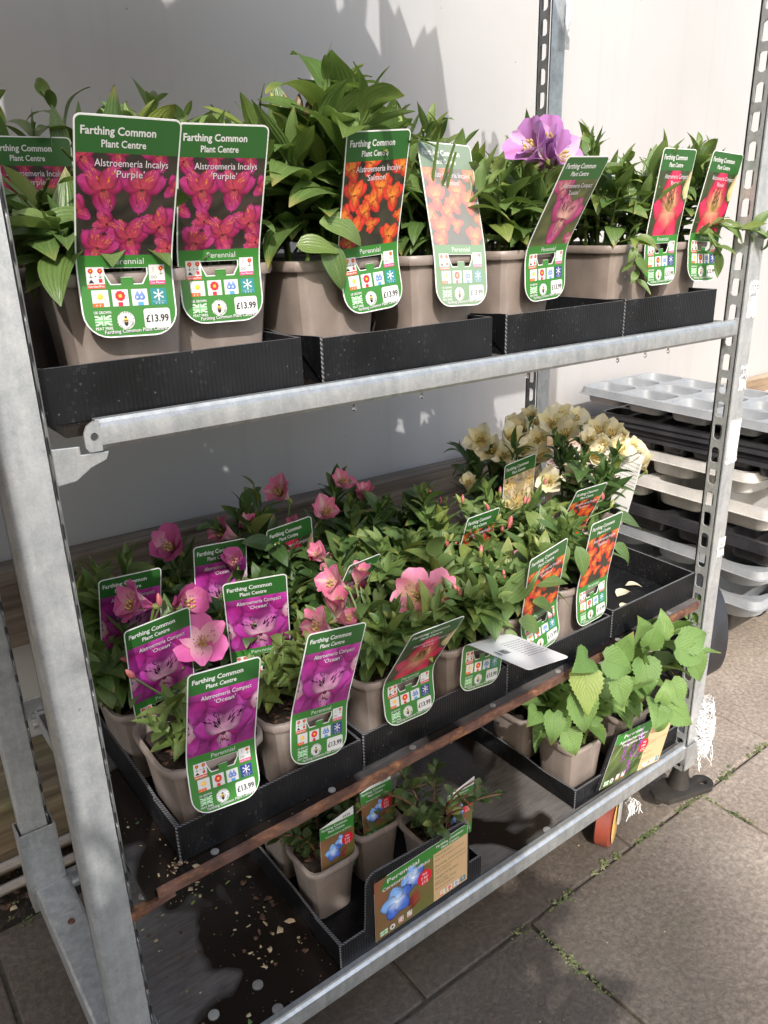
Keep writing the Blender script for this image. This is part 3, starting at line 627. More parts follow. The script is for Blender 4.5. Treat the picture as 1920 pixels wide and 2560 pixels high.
# ------------------------------------------------------------------ printed cards
_GL = {}
def text_mesh(s, bold=0.0, shear=0.0):
    k = (s, bold, shear)
    if k not in _GL:
        cu = bpy.data.curves.new('lettering', 'FONT'); cu.body = s; cu.size = 1; cu.resolution_u = 2; cu.offset = bold; cu.shear = shear; cu.fill_mode = 'FRONT'
        o = bpy.data.objects.new('lettering', cu); COL.objects.link(o)
        dg = bpy.context.evaluated_depsgraph_get(); dg.update(); me = o.evaluated_get(dg).to_mesh()
        vs = [(v.co.x, v.co.y) for v in me.vertices]; fs = [tuple(p.vertices) for p in me.polygons]
        xs = [v[0] for v in vs] or [0]; _GL[k] = (vs, fs, min(xs), max(xs))
        o.to_mesh_clear(); bpy.data.objects.remove(o); bpy.data.curves.remove(cu)
    return _GL[k]
class Pr:                                   # flat print: named parts of coloured polygons in card coordinates (metres)
    def __init__(s): s.parts = {}
    def _p(s, n): return s.parts.setdefault(n, ([], [], []))
    def raw(s, n, vs, fs, cols, layer):
        V_, F_, C_ = s._p(n); o = len(V_)
        V_ += [(x, y, layer) for x, y in vs]; F_ += [tuple(i + o for i in f) for f in fs]
        C_ += cols if isinstance(cols, list) else [cols] * len(vs)
    def poly(s, n, P, col, layer=1):
        fs = [tuple(t) for t in tessellate_polygon([[V((x, y, 0)) for x, y in P]])]
        s.raw(n, P, fs, col, layer)
    def rect(s, n, x0, x1, y0, y1, col, layer=1): s.raw(n, [(x0, y0), (x1, y0), (x1, y1), (x0, y1)], [(0, 1, 2, 3)], col, layer)
    def disc(s, n, x, y, r, col, layer=1, k=16, ry=None):
        s.raw(n, [(x + r * math.cos(2 * PI * i / k), y + (ry or r) * math.sin(2 * PI * i / k)) for i in range(k)], [tuple(range(k))], col, layer)
    def text(s, n, t, x, y, size, col, layer=3, bold=0.0, width=None, align='l', rot=0, shear=0):
        vs, fs, a, b = text_mesh(t, bold, shear); sx = size if not width else width / max(b - a, 1e-6)
        x0 = x if align == 'l' else (x - (b - a) * sx / 2 if align == 'c' else x - (b - a) * sx)
        c_, s_ = math.cos(rot), math.sin(rot)
        s.raw(n, [(x0 + (vx - a) * sx * c_ - vy * size * s_, y + (vx - a) * sx * s_ + vy * size * c_) for vx, vy in vs], fs, col, layer)
    def clip(s, n, x0, x1, y0, y1):
        vs, fs, cs = s.parts[n]; b = bmesh.new(); cl = b.verts.layers.float_color.new('c'); ll = b.verts.layers.float.new('l')
        bv = []
        for (x, y, l), c in zip(vs, cs):
            v = b.verts.new((x, y, 0)); v[cl] = (*c, 1); v[ll] = l; bv.append(v)
        for f in fs:
            try: b.faces.new([bv[i] for i in f])
            except ValueError: pass
        for co, no in (((x0, 0, 0), (-1, 0, 0)), ((x1, 0, 0), (1, 0, 0)), ((0, y0, 0), (0, -1, 0)), ((0, y1, 0), (0, 1, 0))):
            bmesh.ops.bisect_plane(b, geom=b.verts[:] + b.edges[:] + b.faces[:], plane_co=co, plane_no=no, clear_outer=True)
        b.verts.index_update()
        s.parts[n] = ([(v.co.x, v.co.y, v[ll]) for v in b.verts], [tuple(v.index for v in f.verts) for f in b.faces], [tuple(v[cl])[:3] for v in b.verts]); b.free()
GD, GL_, WH, BK = (.024, .105, .022), (.036, .180, .027), (.61, .61, .60), (.015, .015, .015)
def lerp3(a, b, t): return tuple(a[i] + (b[i] - a[i]) * t for i in range(3))
def petal_print(P, n, cx, cy, ang, ln, wd, c0, c1, c2, layer, rg, ruffle=.08, tipw=.62):
    nv, nu = 7, 5; vs = []; cols = []
    ca, sa = math.cos(ang), math.sin(ang)
    for i in range(nv + 1):
        v = i / nv; prof = math.sin(PI * min(1, v ** tipw * .97 + .015)) ** .75 if 0 < v < 1 else .03
        for j in range(nu + 1):
            u = j / nu - .5; r = ln * v * (1 + (.0 if i < nv else -.12 * abs(u) * 2)) + (rg.uniform(-ruffle, ruffle) * ln * .35 if i >= nv - 1 else 0)
            x = u * wd * prof; vs.append((cx + r * ca - x * sa, cy + r * sa + x * ca))
            c = lerp3(c0, c1, min(1, v / .45)) if v < .45 else lerp3(c1, c2, (v - .45) / .55)
            k = 1 + rg.uniform(-.2, .2) - .55 * abs(u) ** 2 * 2 - (.35 if j in (0, nu) else 0); cols.append(tuple(x_ * k for x_ in c))
    fs = [(i * (nu + 1) + j, i * (nu + 1) + j + 1, (i + 1) * (nu + 1) + j + 1, (i + 1) * (nu + 1) + j) for i in range(nv) for j in range(nu)]
    P.raw(n, vs, fs, cols, layer)
def dashes(P, n, cx, cy, ang, ln, wd, col, layer, rg, k=14, lo=.3, hi=.82):
    for _ in range(k):
        v = rg.uniform(lo, hi); u = rg.uniform(-.36, .36); a = ang + u * wd / ln * 1.1; r = ln * v
        d = V((math.cos(a), math.sin(a))); q = V((-d.y, d.x)); p = V((cx, cy)) + d * r + q * 0
        L_ = ln * rg.uniform(.05, .11); W_ = ln * rg.uniform(.011, .02)
        P.raw(n, [tuple(p - d * L_), tuple(p + q * W_), tuple(p + d * L_), tuple(p - q * W_)], [(0, 1, 2, 3)], col, layer)
def flower_print(P, n, cx, cy, R_, rot, c, layer, rg, dash=None, throat=None, face=1.0, dk=14):
    c0, c1, c2 = c
    for k in range(3):          # outer broad, then inner
        a = rot + PI / 2 + PI + k * 2 * PI / 3; petal_print(P, n, cx, cy, a, R_, R_ * .80, c0, c1, c2, layer + k * .12, rg)
    for k, (da, s_) in enumerate(((PI / 2 + .55, .93), (PI / 2 - .55, .95), (-PI / 2 + .1, .8))):
        a = rot + da; t0 = throat or c0
        petal_print(P, n, cx, cy, a, R_ * s_, R_ * (.66 if k < 2 else .42), t0, lerp3(t0, c1, .6) if throat else c1, c2, layer + .5 + k * .12, rg)
        if dash: dashes(P, n, cx, cy, a, R_ * s_, R_ * .7, dash, layer + .95, rg, dk if k < 2 else dk // 2)
    P.disc(n, cx, cy - R_ * .06, R_ * .07, tuple(x * .25 for x in c0), layer + .97, 8)
    for k in range(3): 
        a = rot - PI / 2 + (k - 1) * .35; P.raw(n, [(cx, cy), (cx + R_ * .3 * math.cos(a), cy + R_ * .3 * math.sin(a)), (cx + R_ * .3 * math.cos(a + .1), cy + R_ * .3 * math.sin(a + .1))], [(0, 1, 2)], lerp3(c0, (.35, .2, .05), .6), layer + .98)
W_, H_, S0 = .105, .235, .068
X0, X1, Y0, Y1 = -.0505, .0505, .0885, .1985
def photo(P, kind, rg):
    n = 'picture'
    def ground(a, b, lay=1.15, m=9):
        vs = []; cs = []
        for j in range(m + 1):
            for i in range(m + 1): vs.append((X0 + (X1 - X0) * i / m, Y0 + (Y1 - Y0) * j / m)); cs.append(lerp3(a, b, rg.random()))
        P.raw(n, vs, [(j * (m + 1) + i, j * (m + 1) + i + 1, (j + 1) * (m + 1) + i + 1, (j + 1) * (m + 1) + i) for j in range(m) for i in range(m)], cs, lay)
    if kind == 'ocean':
        ground((.10, .015, .08), (.30, .03, .20)); c = ((.24, .01, .12), (.38, .03, .26), (.48, .08, .38))
        for (x, y, a, l, wd) in ((-.03, .185, -2.2, .05, .035), (.0, .19, .6, .055, .04), (.04, .2, -1.9, .05, .03), (-.05, .155, -1.2, .055, .03), (-.01, .165, 1.4, .05, .04), (.03, .165, 1.0, .055, .035), (-.045, .13, -1.5, .04, .03), (.05, .15, -2.0, .04, .03)):
            petal_print(P, n, x, y, a, l, wd, *c, 1.2 + rg.random() * .5, rg)
        for x, y, a in ((-.047, .115, 1.75), (.047, .145, 1.25)):
            petal_print(P, n, x, y, a, .05, .022, (.5, .2, .3), (.65, .4, .5), c[2], 1.75, rg); dashes(P, n, x, y, a, .05, .02, (.04, .0, .03), 1.85, rg, 12, .3, .9)
        flower_print(P, n, .002, .119, .054, .0, ((.26, .01, .10), (.40, .03, .28), (.48, .07, .38)), 2, rg, (.025, .0, .02), (.62, .38, .48), dk=30)
    elif kind == 'purple':
        ground((.012, .012, .008), (.05, .04, .03)); c = ((.30, .02, .06), (.40, .022, .13), (.46, .05, .22))
        for x, y, r, a in ((-.045, .195, .022, .5), (-.01, .2, .02, 0), (.03, .2, .022, .3), (-.02, .125, .018, 1.2), (.05, .165, .016, -.8), (-.024, .162, .031, .1), (.015, .163, .030, -.1), (-.03, .098, .026, -.4), (.004, .108, .030, .1), (.036, .122, .026, .5), (.046, .097, .02, 1.5), (-.05, .14, .018, .9)):
            flower_print(P, n, x, y, r, a, c, 1.5 + rg.random() * .3, rg, (.66, .24, .03), (.44, .055, .07), dk=10)
    elif kind == 'salmon':
        ground((.012, .014, .01), (.05, .05, .03)); c = ((.45, .06, .02), (.60, .045, .025), (.58, .03, .025))
        for x, y, r, a in ((-.04, .19, .022, .4), (-.01, .197, .02, -.3), (.045, .19, .022, .7), (-.032, .158, .024, .0), (.01, .165, .024, -.1), (.033, .152, .023, .1), (.0, .148, .02, .6), (-.045, .13, .02, 1.0), (-.012, .135, .018, .4), (-.03, .112, .025, .1), (.002, .118, .015, 1.9), (-.035, .094, .018, .2), (.034, .099, .022, -.1), (.048, .125, .012, .4)):
            flower_print(P, n, x, y, r, a, c, 1.5 + rg.random() * .3, rg, (.20, .03, .01), (.68, .24, .03), dk=8)
    elif kind in ('rosie', 'lucas'):
        if kind == 'rosie':
            ground((.02, .035, .012), (.06, .08, .03)); c = ((.50, .06, .06), (.58, .02, .07), (.56, .03, .10))
            petal_print(P, n, .045, .15, 1.35, .06, .03, (.5, .45, .2), (.65, .5, .25), (.6, .35, .2), 1.5, rg)
            for a, l, wd in ((1.57, .085, .062), (2.85, .055, .05), (.2, .055, .05), (-2.1, .062, .045), (-.95, .06, .045), (-1.55, .055, .036)):
                petal_print(P, n, .0, .128, a, l, wd, (.62, .30, .18), c[1], c[2], 2 + rg.random() * .2, rg)
            for a in (1.8, 1.3, 1.57): petal_print(P, n, 0, .128, a, .05, .024, (.70, .5, .16), (.72, .4, .2), c[1], 2.4, rg); dashes(P, n, 0, .128, a, .055, .025, (.04, .01, .02), 2.6, rg, 11)
        else:
            ground((.03, .045, .015), (.12, .13, .04)); c = ((.36, .04, .12), (.44, .04, .18), (.50, .07, .24))
            for x, y, r, a in ((-.028, .185, .03, .3), (.045, .095, .018, 0)): flower_print(P, n, x, y, r, a, c, 1.5, rg, (.1, .01, .03), (.6, .3, .25))
            flower_print(P, n, .004, .135, .050, -.2, c, 2, rg, (.06, .0, .03), (.66, .42, .32), dk=22)
    elif kind == 'noah':
        ground((.25, .16, .06), (.45, .36, .2)); c = ((.62, .45, .16), (.66, .52, .30), (.72, .62, .44))
        for x, y, r, a in ((-.03, .18, .04, .4), (.035, .175, .04, -.3), (.0, .12, .055, .0)): flower_print(P, n, x, y, r, a, c, 1.5 + (.5 if r > .05 else 0), rg, (.10, .03, .01), (.66, .45, .14), dk=24)
    P.clip(n, X0, X1, Y0, Y1)
def icon(P, n, kind, x, y, s, teal):
    w_ = s * .5; B = lambda a, b, c_, d, col, l: P.rect(n, x + a * s, x + b * s, y + c_ * s, y + d * s, col, l)
    if kind in ('garden', 'cut'):
        B(-.5, .5, -.6, .6, WH, 2); B(-.5, .5, -.6, -.36, (.62, .06, .03) if kind == 'garden' else (.62, .02, .16), 3)
        P.text(n, 'Garden/Pot' if kind == 'garden' else 'Cut Flower', x, y - .54 * s, .18 * s, WH, 4, .02, s * .9, 'c')
        for fx in ((-.25, .27) if kind == 'garden' else (.25,)):
            for q in range(6): a = q * PI / 3; P.disc(n, x + fx * s + .08 * s * math.cos(a), y + .38 * s + .08 * s * math.sin(a), .07 * s, (.60, .02, .03), 3, 8)
            P.disc(n, x + fx * s, y + .38 * s, .05 * s, (.8, .45, .02), 4, 8); B(fx - .015, fx + .015, -.02, .26, (.03, .1, .02), 2.5)
            P.raw(n, [(x + (fx - .15) * s, y + .10 * s), (x + fx * s, y - .02 * s), (x + (fx + .15) * s, y + .10 * s), (x + fx * s, y + .04 * s)], [(0, 1, 2, 3)], (.03, .1, .02), 3)
        if kind == 'garden':
            P.raw(n, [(x - .42 * s, y - .3 * s), (x - .08 * s, y - .3 * s), (x - .25 * s, y - .08 * s)], [(0, 1, 2)], BK, 3); B(.17, .37, -.28, -.06, (.60, .03, .03), 3)
            B(-.03, .05, .06, .09, BK, 3); B(-.005, .025, .03, .12, BK, 3)
        else:
            for sx in (-1, 1):
                cx, cy = x + (-.22 + .10 * sx) * s, y - .16 * s; k = 12
                P.raw(n, [(cx + .09 * s * math.cos(2 * PI * i / k), cy + .09 * s * math.sin(2 * PI * i / k)) for i in range(k)] + [(cx + .065 * s * math.cos(2 * PI * i / k), cy + .065 * s * math.sin(2 * PI * i / k)) for i in range(k)], [(i, (i + 1) % k, k + (i + 1) % k, k + i) for i in range(k)], BK, 3)
                P.raw(n, [(cx, cy + .08 * s), (cx - .10 * sx * s, cy + .62 * s), (cx - .13 * sx * s, cy + .6 * s)], [(0, 1, 2)], (.3, .3, .3), 3)
        return
    B(-.5, .5, -.5, .5, WH if kind != 'snow' else teal, 2)
    if kind == 'sun':
        P.disc(n, x, y + .1 * s, .17 * s, (.85, .42, .02), 3, 14); P.disc(n, x - .03 * s, y + .13 * s, .09 * s, (.9, .62, .08), 4, 10)
        for q in range(8):
            a = q * PI / 4 + .2; c_, s_ = math.cos(a), math.sin(a); P.raw(n, [(x + .22 * s * c_ - .025 * s * s_, y + .1 * s + .22 * s * s_ + .025 * s * c_), (x + .22 * s * c_ + .025 * s * s_, y + .1 * s + .22 * s * s_ - .025 * s * c_), (x + .36 * s * c_, y + .1 * s + .36 * s * s_)], [(0, 1, 2)], (.8, .35, .05), 3)
        B(-.5, .16, -.5, -.27, (.75, .12, .02), 3); P.text(n, '✓ ✓' if False else 'v  v', x - .17 * s, y - .46 * s, .22 * s, WH, 4, .02, None, 'c')
    elif kind == 'flower':
        for q in range(9): a = q * 2 * PI / 9; P.disc(n, x + .20 * s * math.cos(a), y + .12 * s + .20 * s * math.sin(a), .12 * s, (.60, .015, .025) if q % 2 else (.66, .03, .04), 3 + q * .05, 10)
        P.disc(n, x, y + .12 * s, .11 * s, (.85, .45, .03), 4, 12); B(-.17, .12, -.5, -.26, (.60, .02, .04), 3); B(.2, .45, -.38, -.35, (.5, .5, .5), 3); B(-.45, -.22, -.38, -.35, (.5, .5, .5), 3)
    elif kind == 'drop':
        for fx in (-.13, .15):
            k = 12; pts = [(x + (fx + .2 * math.cos(PI + PI * i / k)) * s, y + (.02 + .2 * math.sin(PI + PI * i / k)) * s) for i in range(k + 1)] + [(x + (fx + .01) * s, y + .44 * s)]
            P.raw(n, pts, [tuple(range(len(pts)))], [(.10, .17, .42)] * (k + 1) + [(.22, .32, .6)], 3 + fx); P.disc(n, x + (fx - .04) * s, y + .0 * s, .08 * s, (.42, .52, .78), 3.6, 10)
        B(-.15, .2, -.5, -.28, (.08, .3, .62), 3); B(-.45, -.2, -.38, -.35, (.5, .5, .5), 3)
    elif kind == 'snow':
        for q in range(3):
            a = q * PI / 3 + PI / 6; c_, s_ = math.cos(a), math.sin(a); cx, cy = x, y + .1 * s
            P.raw(n, [(cx - .36 * s * c_ - .035 * s * s_, cy - .36 * s * s_ + .035 * s * c_), (cx + .36 * s * c_ - .035 * s * s_, cy + .36 * s * s_ + .035 * s * c_), (cx + .36 * s * c_ + .035 * s * s_, cy + .36 * s * s_ - .035 * s * c_), (cx - .36 * s * c_ + .035 * s * s_, cy - .36 * s * s_ - .035 * s * c_)], [(0, 1, 2, 3)], WH, 3)
            for sg in (-1, 1):
                px, py = cx + sg * .22 * s * c_, cy + sg * .22 * s * s_
                for da in (.8, -.8):
                    aa = a + da + (0 if sg > 0 else PI); e = (math.cos(aa), math.sin(aa)); P.raw(n, [(px - .02 * s * e[1], py + .02 * s * e[0]), (px + .15 * s * e[0], py + .15 * s * e[1]), (px + .02 * s * e[1], py - .02 * s * e[0])], [(0, 1, 2)], WH, 3)
        P.text(n, 'v  v  v', x, y - .46 * s, .2 * s, WH, 4, .02, None, 'c'); B(-.4, .4, -.3, -.285, WH, 3)
def lower_block(P, teal):
    for n, k, x, y, s_ in (('symbol', 'garden', -.0335, .0645, .019), ('symbol', 'cut', .034, .0665, .018)): icon(P, n + '_' + k, k, x, y, s_, teal)
    for i, k in enumerate(('sun', 'flower', 'drop', 'snow')): icon(P, 'symbol_' + k, k, -.031 + .0215 * i, .0425, .0178, teal)
    n = 'flag_mark'; x0, x1, y0, y1 = -.040, -.022, .0135, .0245; G = (.16, .42, .16)
    P.rect(n, x0, x1, y0, y1, (.50, .68, .50), 2); cx, cy = (x0 + x1) / 2, (y0 + y1) / 2
    for sx in (-1, 1):
        P.rect(n, cx + sx * .0009 if sx > 0 else x0, x1 if sx > 0 else cx - .0009, cy - .0008, cy + .0008, G, 3)
        for sy in (-1, 1):
            a = (cx + sx * .0022, cy + sy * .0020); e = (cx + sx * .009, cy + sy * .0055)
            P.raw(n, [(cx + sx * .0038, cy + sy * .0022), (e[0], e[1] - sy * .0016), (e[0], cy + sy * .0021)], [(0, 1, 2)], GL_, 3); P.raw(n, [(cx + sx * .0022, cy + sy * .0034), (e[0] - sx * .0026, e[1]), (cx + sx * .0022, e[1])], [(0, 1, 2)], GL_, 3)
    P.rect(n, cx - .0009, cx + .0009, y0, y1, G, 3); P.text(n, 'UK GROWN', cx, .0262, .0042, WH, 3, .02, .0185, 'c'); P.text(n, 'PEAT FREE', cx, .0090, .0042, WH, 3, .02, .0185, 'c')
    n = 'bee_mark'; bx, by = -.0065, .0180; P.disc(n, bx, by, .0098, WH, 2, 24)
    for i, ch in enumerate('RHS PLANTS FOR'):
        a = math.radians(205 - i * 17.5); P.text(n, ch, bx + .0078 * math.cos(a), by + .0078 * math.sin(a), .0028, BK, 3, .02, None, 'c', a - PI / 2) if ch != ' ' else None
    for i, ch in enumerate('POLLINATORS'):
        a = math.radians(216 + i * 11.5); P.text(n, ch, bx + .0093 * math.cos(a), by + .0093 * math.sin(a), .0024, BK, 3, .02, None, 'c', a + PI / 2)
    P.disc(n, bx, by + .0034, .0016, BK, 3, 10); P.disc(n, bx, by + .0006, .0025, (.75, .48, .08), 3, 12); P.disc(n, bx, by - .0030, .0022, BK, 3, 12, .0032); P.rect(n, bx - .0022, bx + .0022, by - .0006, by + .0003, BK, 3.4)
    for sx in (-1, 1): P.disc(n, bx + sx * .0036, by - .0012, .0018, (.45, .45, .45), 3, 8, .003)
    P.poly('price_sticker', rect(.0300, .0215, .003, 3, .0290, .0190), WH, 2); P.text('price_sticker', '£13.99', .0290, .0150, .0112, BK, 3, .03, .0262, 'c')
    for dx, dy, col, l in ((.0006, -.0006, BK, 2), (0, 0, WH, 3)): P.text('lettering', 'Farthing Common Plant Centre', .004 + dx, .0043 + dy, .0056, col, l, .012, .070, 'c', .02)
def header(P, hx=-.046, wd=.073):
    P.text('lettering', 'Farthing Common', hx, .2165, .0112, WH, 3, .022, wd); P.text('lettering', 'Plant Centre', hx + wd * .27, .2045, .0102, WH, 3, .018, wd * .60)
def card_outline(wid, hgt, rt, rb):
    P = []
    for cx, cy, r, a0 in ((wid / 2 - rt, hgt - rt, rt, 0), (-wid / 2 + rt, hgt - rt, rt, PI / 2), (-wid / 2 + rb, rb, rb, PI), (wid / 2 - rb, rb, rb, 1.5 * PI)):
        for k in range(7): a = a0 + k * PI / 12; P.append((cx + r * math.cos(a), cy + r * math.sin(a)))
    return P
HOLES = [[(-.0245, S0 + .0062), (.0225, S0 + .0062), (.0225, S0 - .0005), (.0165, S0 - .0105), (.0065, S0 - .0105), (.0065, S0 - .0035), (-.0065, S0 - .0035), (-.0065, S0 - .0105), (-.0175, S0 - .0105), (-.0225, S0 - .0005)]]
_DES = {}
VN = {'purple': ('Alstroemeria Incalys', "'Purple'"), 'salmon': ('Alstroemeria Incalys', "'Salmon'"), 'ocean': ('Alstroemeria Compact', "'Ocean'"), 'rosie': ('Alstroemeria Compact', "'Rosie'"), 'lucas': ('Alstroemeria Compact', "'Lucas'"), 'noah': ('Alstroemeria Compact', "'Noah'")}
def design(kind):
    if kind in _DES: return _DES[kind]
    P = Pr(); rg = random.Random(sum(map(ord, kind))); teal = (.02, .20, .22) if kind in ('purple', 'salmon') else (.02, .035, .20)
    out = card_outline(W_ - .0032, H_ - .0032, .0055, .026); out = [(x, y + .0016) for x, y in out]
    def tess(n, loops, col, layer):
        fl = [p for l in loops for p in l]; P.raw(n, fl, [tuple(t) for t in tessellate_polygon([[V((x, y, 0)) for x, y in l] for l in loops])], col, layer)
    tess('green_print', [out, [(x * 1.06, S0 + (y - S0) * 1.1) for x, y in HOLES[0]]], GL_, 1)
    P.poly('green_print', [p for p in out if p[1] > .2] + [(-.0509, .1985), (.0509, .1985)], GD, 2)
    photo(P, kind, rg); header(P)
    for dx, dy, col, l in ((.0006, -.0006, (.08, .02, .05), 3.3), (0, 0, (.62, .60, .62), 4)):
        P.text('lettering', VN[kind][0], .004 + dx, .1855 + dy, .0108, col, l, .0, .074, 'c'); P.text('lettering', VN[kind][1], .002 + dx, .1745 + dy, .0105, col, l, .0, None, 'c')
    P.text('lettering', 'Perennial', .002, .0785, .0098, WH, 3, .0, .036, 'c'); lower_block(P, teal)
    _DES[kind] = P; return P
KN = [0, .012, .024, .036, .048, .056, .062, .068, .074, .080, .090, .10, .115, .13, .15, .17, .19, .21, .2350]
def profile(tl, tu, s0=S0, tend=None, kn=KN):
    pts = {}; 
    def ang(q):
        w_ = min(1, max(0, (q - (s0 - .02)) / .06)); w_ = w_ * w_ * (3 - 2 * w_); a = tl + (tu - tl) * w_
        if tend: w2 = min(1, max(0, (q - tend[0]) / tend[1])); a += (tend[2] - a) * (w2 * w2 * (3 - 2 * w2))
        return a
    st = .0005; tab = []
    for sgn in (1, -1):
        b = z = 0; q = s0; pts[round(s0, 5)] = (0, 0)
        ks = [k for k in kn if (k - s0) * sgn > 1e-6]; ks.sort(key=lambda k: abs(k - s0))
        for k in ks:
            m = max(1, int(abs(k - q) / st)); d = (k - q) / m
            for i in range(m): a = ang(q + (i + .5) * d); b += math.sin(a) * d; z += math.cos(a) * d
            q = k; pts[round(k, 5)] = (b, z)
    ks = sorted(pts); return ks, [pts[k] for k in ks]
TAGQ = []
def warp_fn(pose, prof):
    x, y, z, yaw, tl, tu, roll = pose; ks, pv = prof; cr, sr, cy, sy = math.cos(roll), math.sin(roll), math.cos(yaw), math.sin(yaw)
    def f(u, s, nrm):
        i = 0
        while i < len(ks) - 2 and s > ks[i + 1]: i += 1
        t = (s - ks[i]) / (ks[i + 1] - ks[i]); b = pv[i][0] + (pv[i + 1][0] - pv[i][0]) * t; h = pv[i][1] + (pv[i + 1][1] - pv[i][1]) * t
        db, dh = pv[i + 1][0] - pv[i][0], pv[i + 1][1] - pv[i][1]; l = math.hypot(db, dh)
        b -= nrm * dh / l; h += nrm * db / l
        uu = u * cr + h * sr; hh = -u * sr + h * cr
        return V((x + uu * cy - b * sy, y + uu * sy + b * cy, z + hh))
    return f
def bis(vs, fs, cs, kn):
    b = bmesh.new(); cl = b.verts.layers.float_color.new('c'); bv = []
    for v, c in zip(vs, cs):
        q = b.verts.new(v); q[cl] = (*c, 1); bv.append(q)
    for f in fs:
        try: b.faces.new([bv[i] for i in f])
        except ValueError: pass
    for k in kn: bmesh.ops.bisect_plane(b, geom=b.verts[:] + b.edges[:] + b.faces[:], plane_co=(0, k, 0), plane_no=(0, 1, 0))
    b.verts.index_update(); r = ([tuple(v.co) for v in b.verts], [tuple(v.index for v in f.verts) for f in b.faces], [tuple(v[cl])[:3] for v in b.verts]); b.free(); return r
_PREP = {}
LAY = .00016
def prep(key, P, outline, holes, kn):
    if key in _PREP: return _PREP[key]
    m = MB(); m.prism(outline, -.0004, .0004, 'z', 0, holes)
    card = bis(m.v, m.f, [WH] * len(m.v), kn[1:-1]); parts = []
    for n, (vs, fs, cs) in P.parts.items():
        v3 = [(x, y, .0004 + l * LAY) for x, y, l in vs]
        parts.append((n,) + (bis(v3, fs, cs, kn[1:-1]) if n not in ('lettering', 'bee_mark', 'flag_mark', 'symbol_snow', 'symbol_drop', 'symbol_sun', 'symbol_flower') or key == 'tend' else (v3, fs, cs)))
    _PREP[key] = (card, parts); return _PREP[key]
def colmesh(name, vs, fs, cs, mt):
    me = bpy.data.meshes.new(name); me.from_pydata([tuple(v) for v in vs], [], fs); a = me.color_attributes.new('Col', 'FLOAT_COLOR', 'POINT')
    a.data.foreach_set('color', [c for q in cs for c in (*q, 1)]); me.materials.append(mt); me.update(); return me
def put_card(name, label, cat, f, pk_, org, group, back=None):
    card, parts = pk_; org = V(org); ORGL = org
    me = bpy.data.meshes.new(name); me.from_pydata([tuple(f(x, y, z) - org) for x, y, z in card[0]], [], card[1]); me.materials.append(MT['card']); me.update()
    o = bpy.data.objects.new(name, me); COL.objects.link(o); o.location = org; ORG[o.name] = org; tag(o, label, cat, group)
    for n, vs, fs, cs in parts:
        c = bpy.data.objects.new(n, colmesh(n, [f(x, y, z) - org for x, y, z in vs], fs, cs, MT['print'])); COL.objects.link(c); c.parent = o
        if n == 'lettering': c['kind'] = 'stuff'
    return o
def plant_label(kind, label, pose, tend=None, lo=0.0, pr=.97):
    P = design(kind); add_glare = 'washed' in label
    if add_glare:  # glare painted in: all print colours mixed toward pale grey
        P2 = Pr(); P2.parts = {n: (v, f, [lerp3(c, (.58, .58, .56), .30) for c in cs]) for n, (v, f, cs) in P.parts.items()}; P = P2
    pk_ = prep(kind + '_glared' * add_glare, P, card_outline(W_, H_, .007, .028), HOLES, KN); f = warp_fn(pose, profile(pose[4], pose[5], S0, tend))
    m_ = max(S0, lo); TAGQ.append((pr, [f(-W_ / 2, lo, 0), f(W_ / 2, lo, 0), f(W_ / 2, m_, 0), f(W_ / 2, H_, 0), f(-W_ / 2, H_, 0), f(-W_ / 2, m_, 0)]))
    o = put_card('plant_label', label, 'plant label', f, pk_, pose[:3], 'green plant labels clipped to pot rims')
    if tend:                                # printed back: bars and small text
        rb = random.Random(3); vs = []; fs = []
        def bar(u0, u1, s0, s1):
            k = len(vs); vs.extend(f(u, q, -.0007) - V(pose[:3]) for u, q in ((u0, s0), (u1, s0), (u1, s1), (u0, s1))); fs.append((k, k + 1, k + 2, k + 3))
        u = -.045
        while u < -.012: w2 = rb.choice((.0006, .0010, .0016)); bar(u, u + w2, .152, .169) if rb.random() < .8 else None; u += w2 + rb.choice((.0006, .001))
        for i in range(9):
            u = -.005
            while u < .044: w2 = rb.uniform(.002, .007); bar(u, min(u + w2, .046), .133 + i * .0075, .1345 + i * .0075); u += w2 + .0014
        c = bpy.data.objects.new('barcode', colmesh('barcode', vs, fs, [(.03, .05, .09)] * len(vs), MT['print'])); COL.objects.link(c); c.parent = o; c['kind'] = 'stuff'
    return o
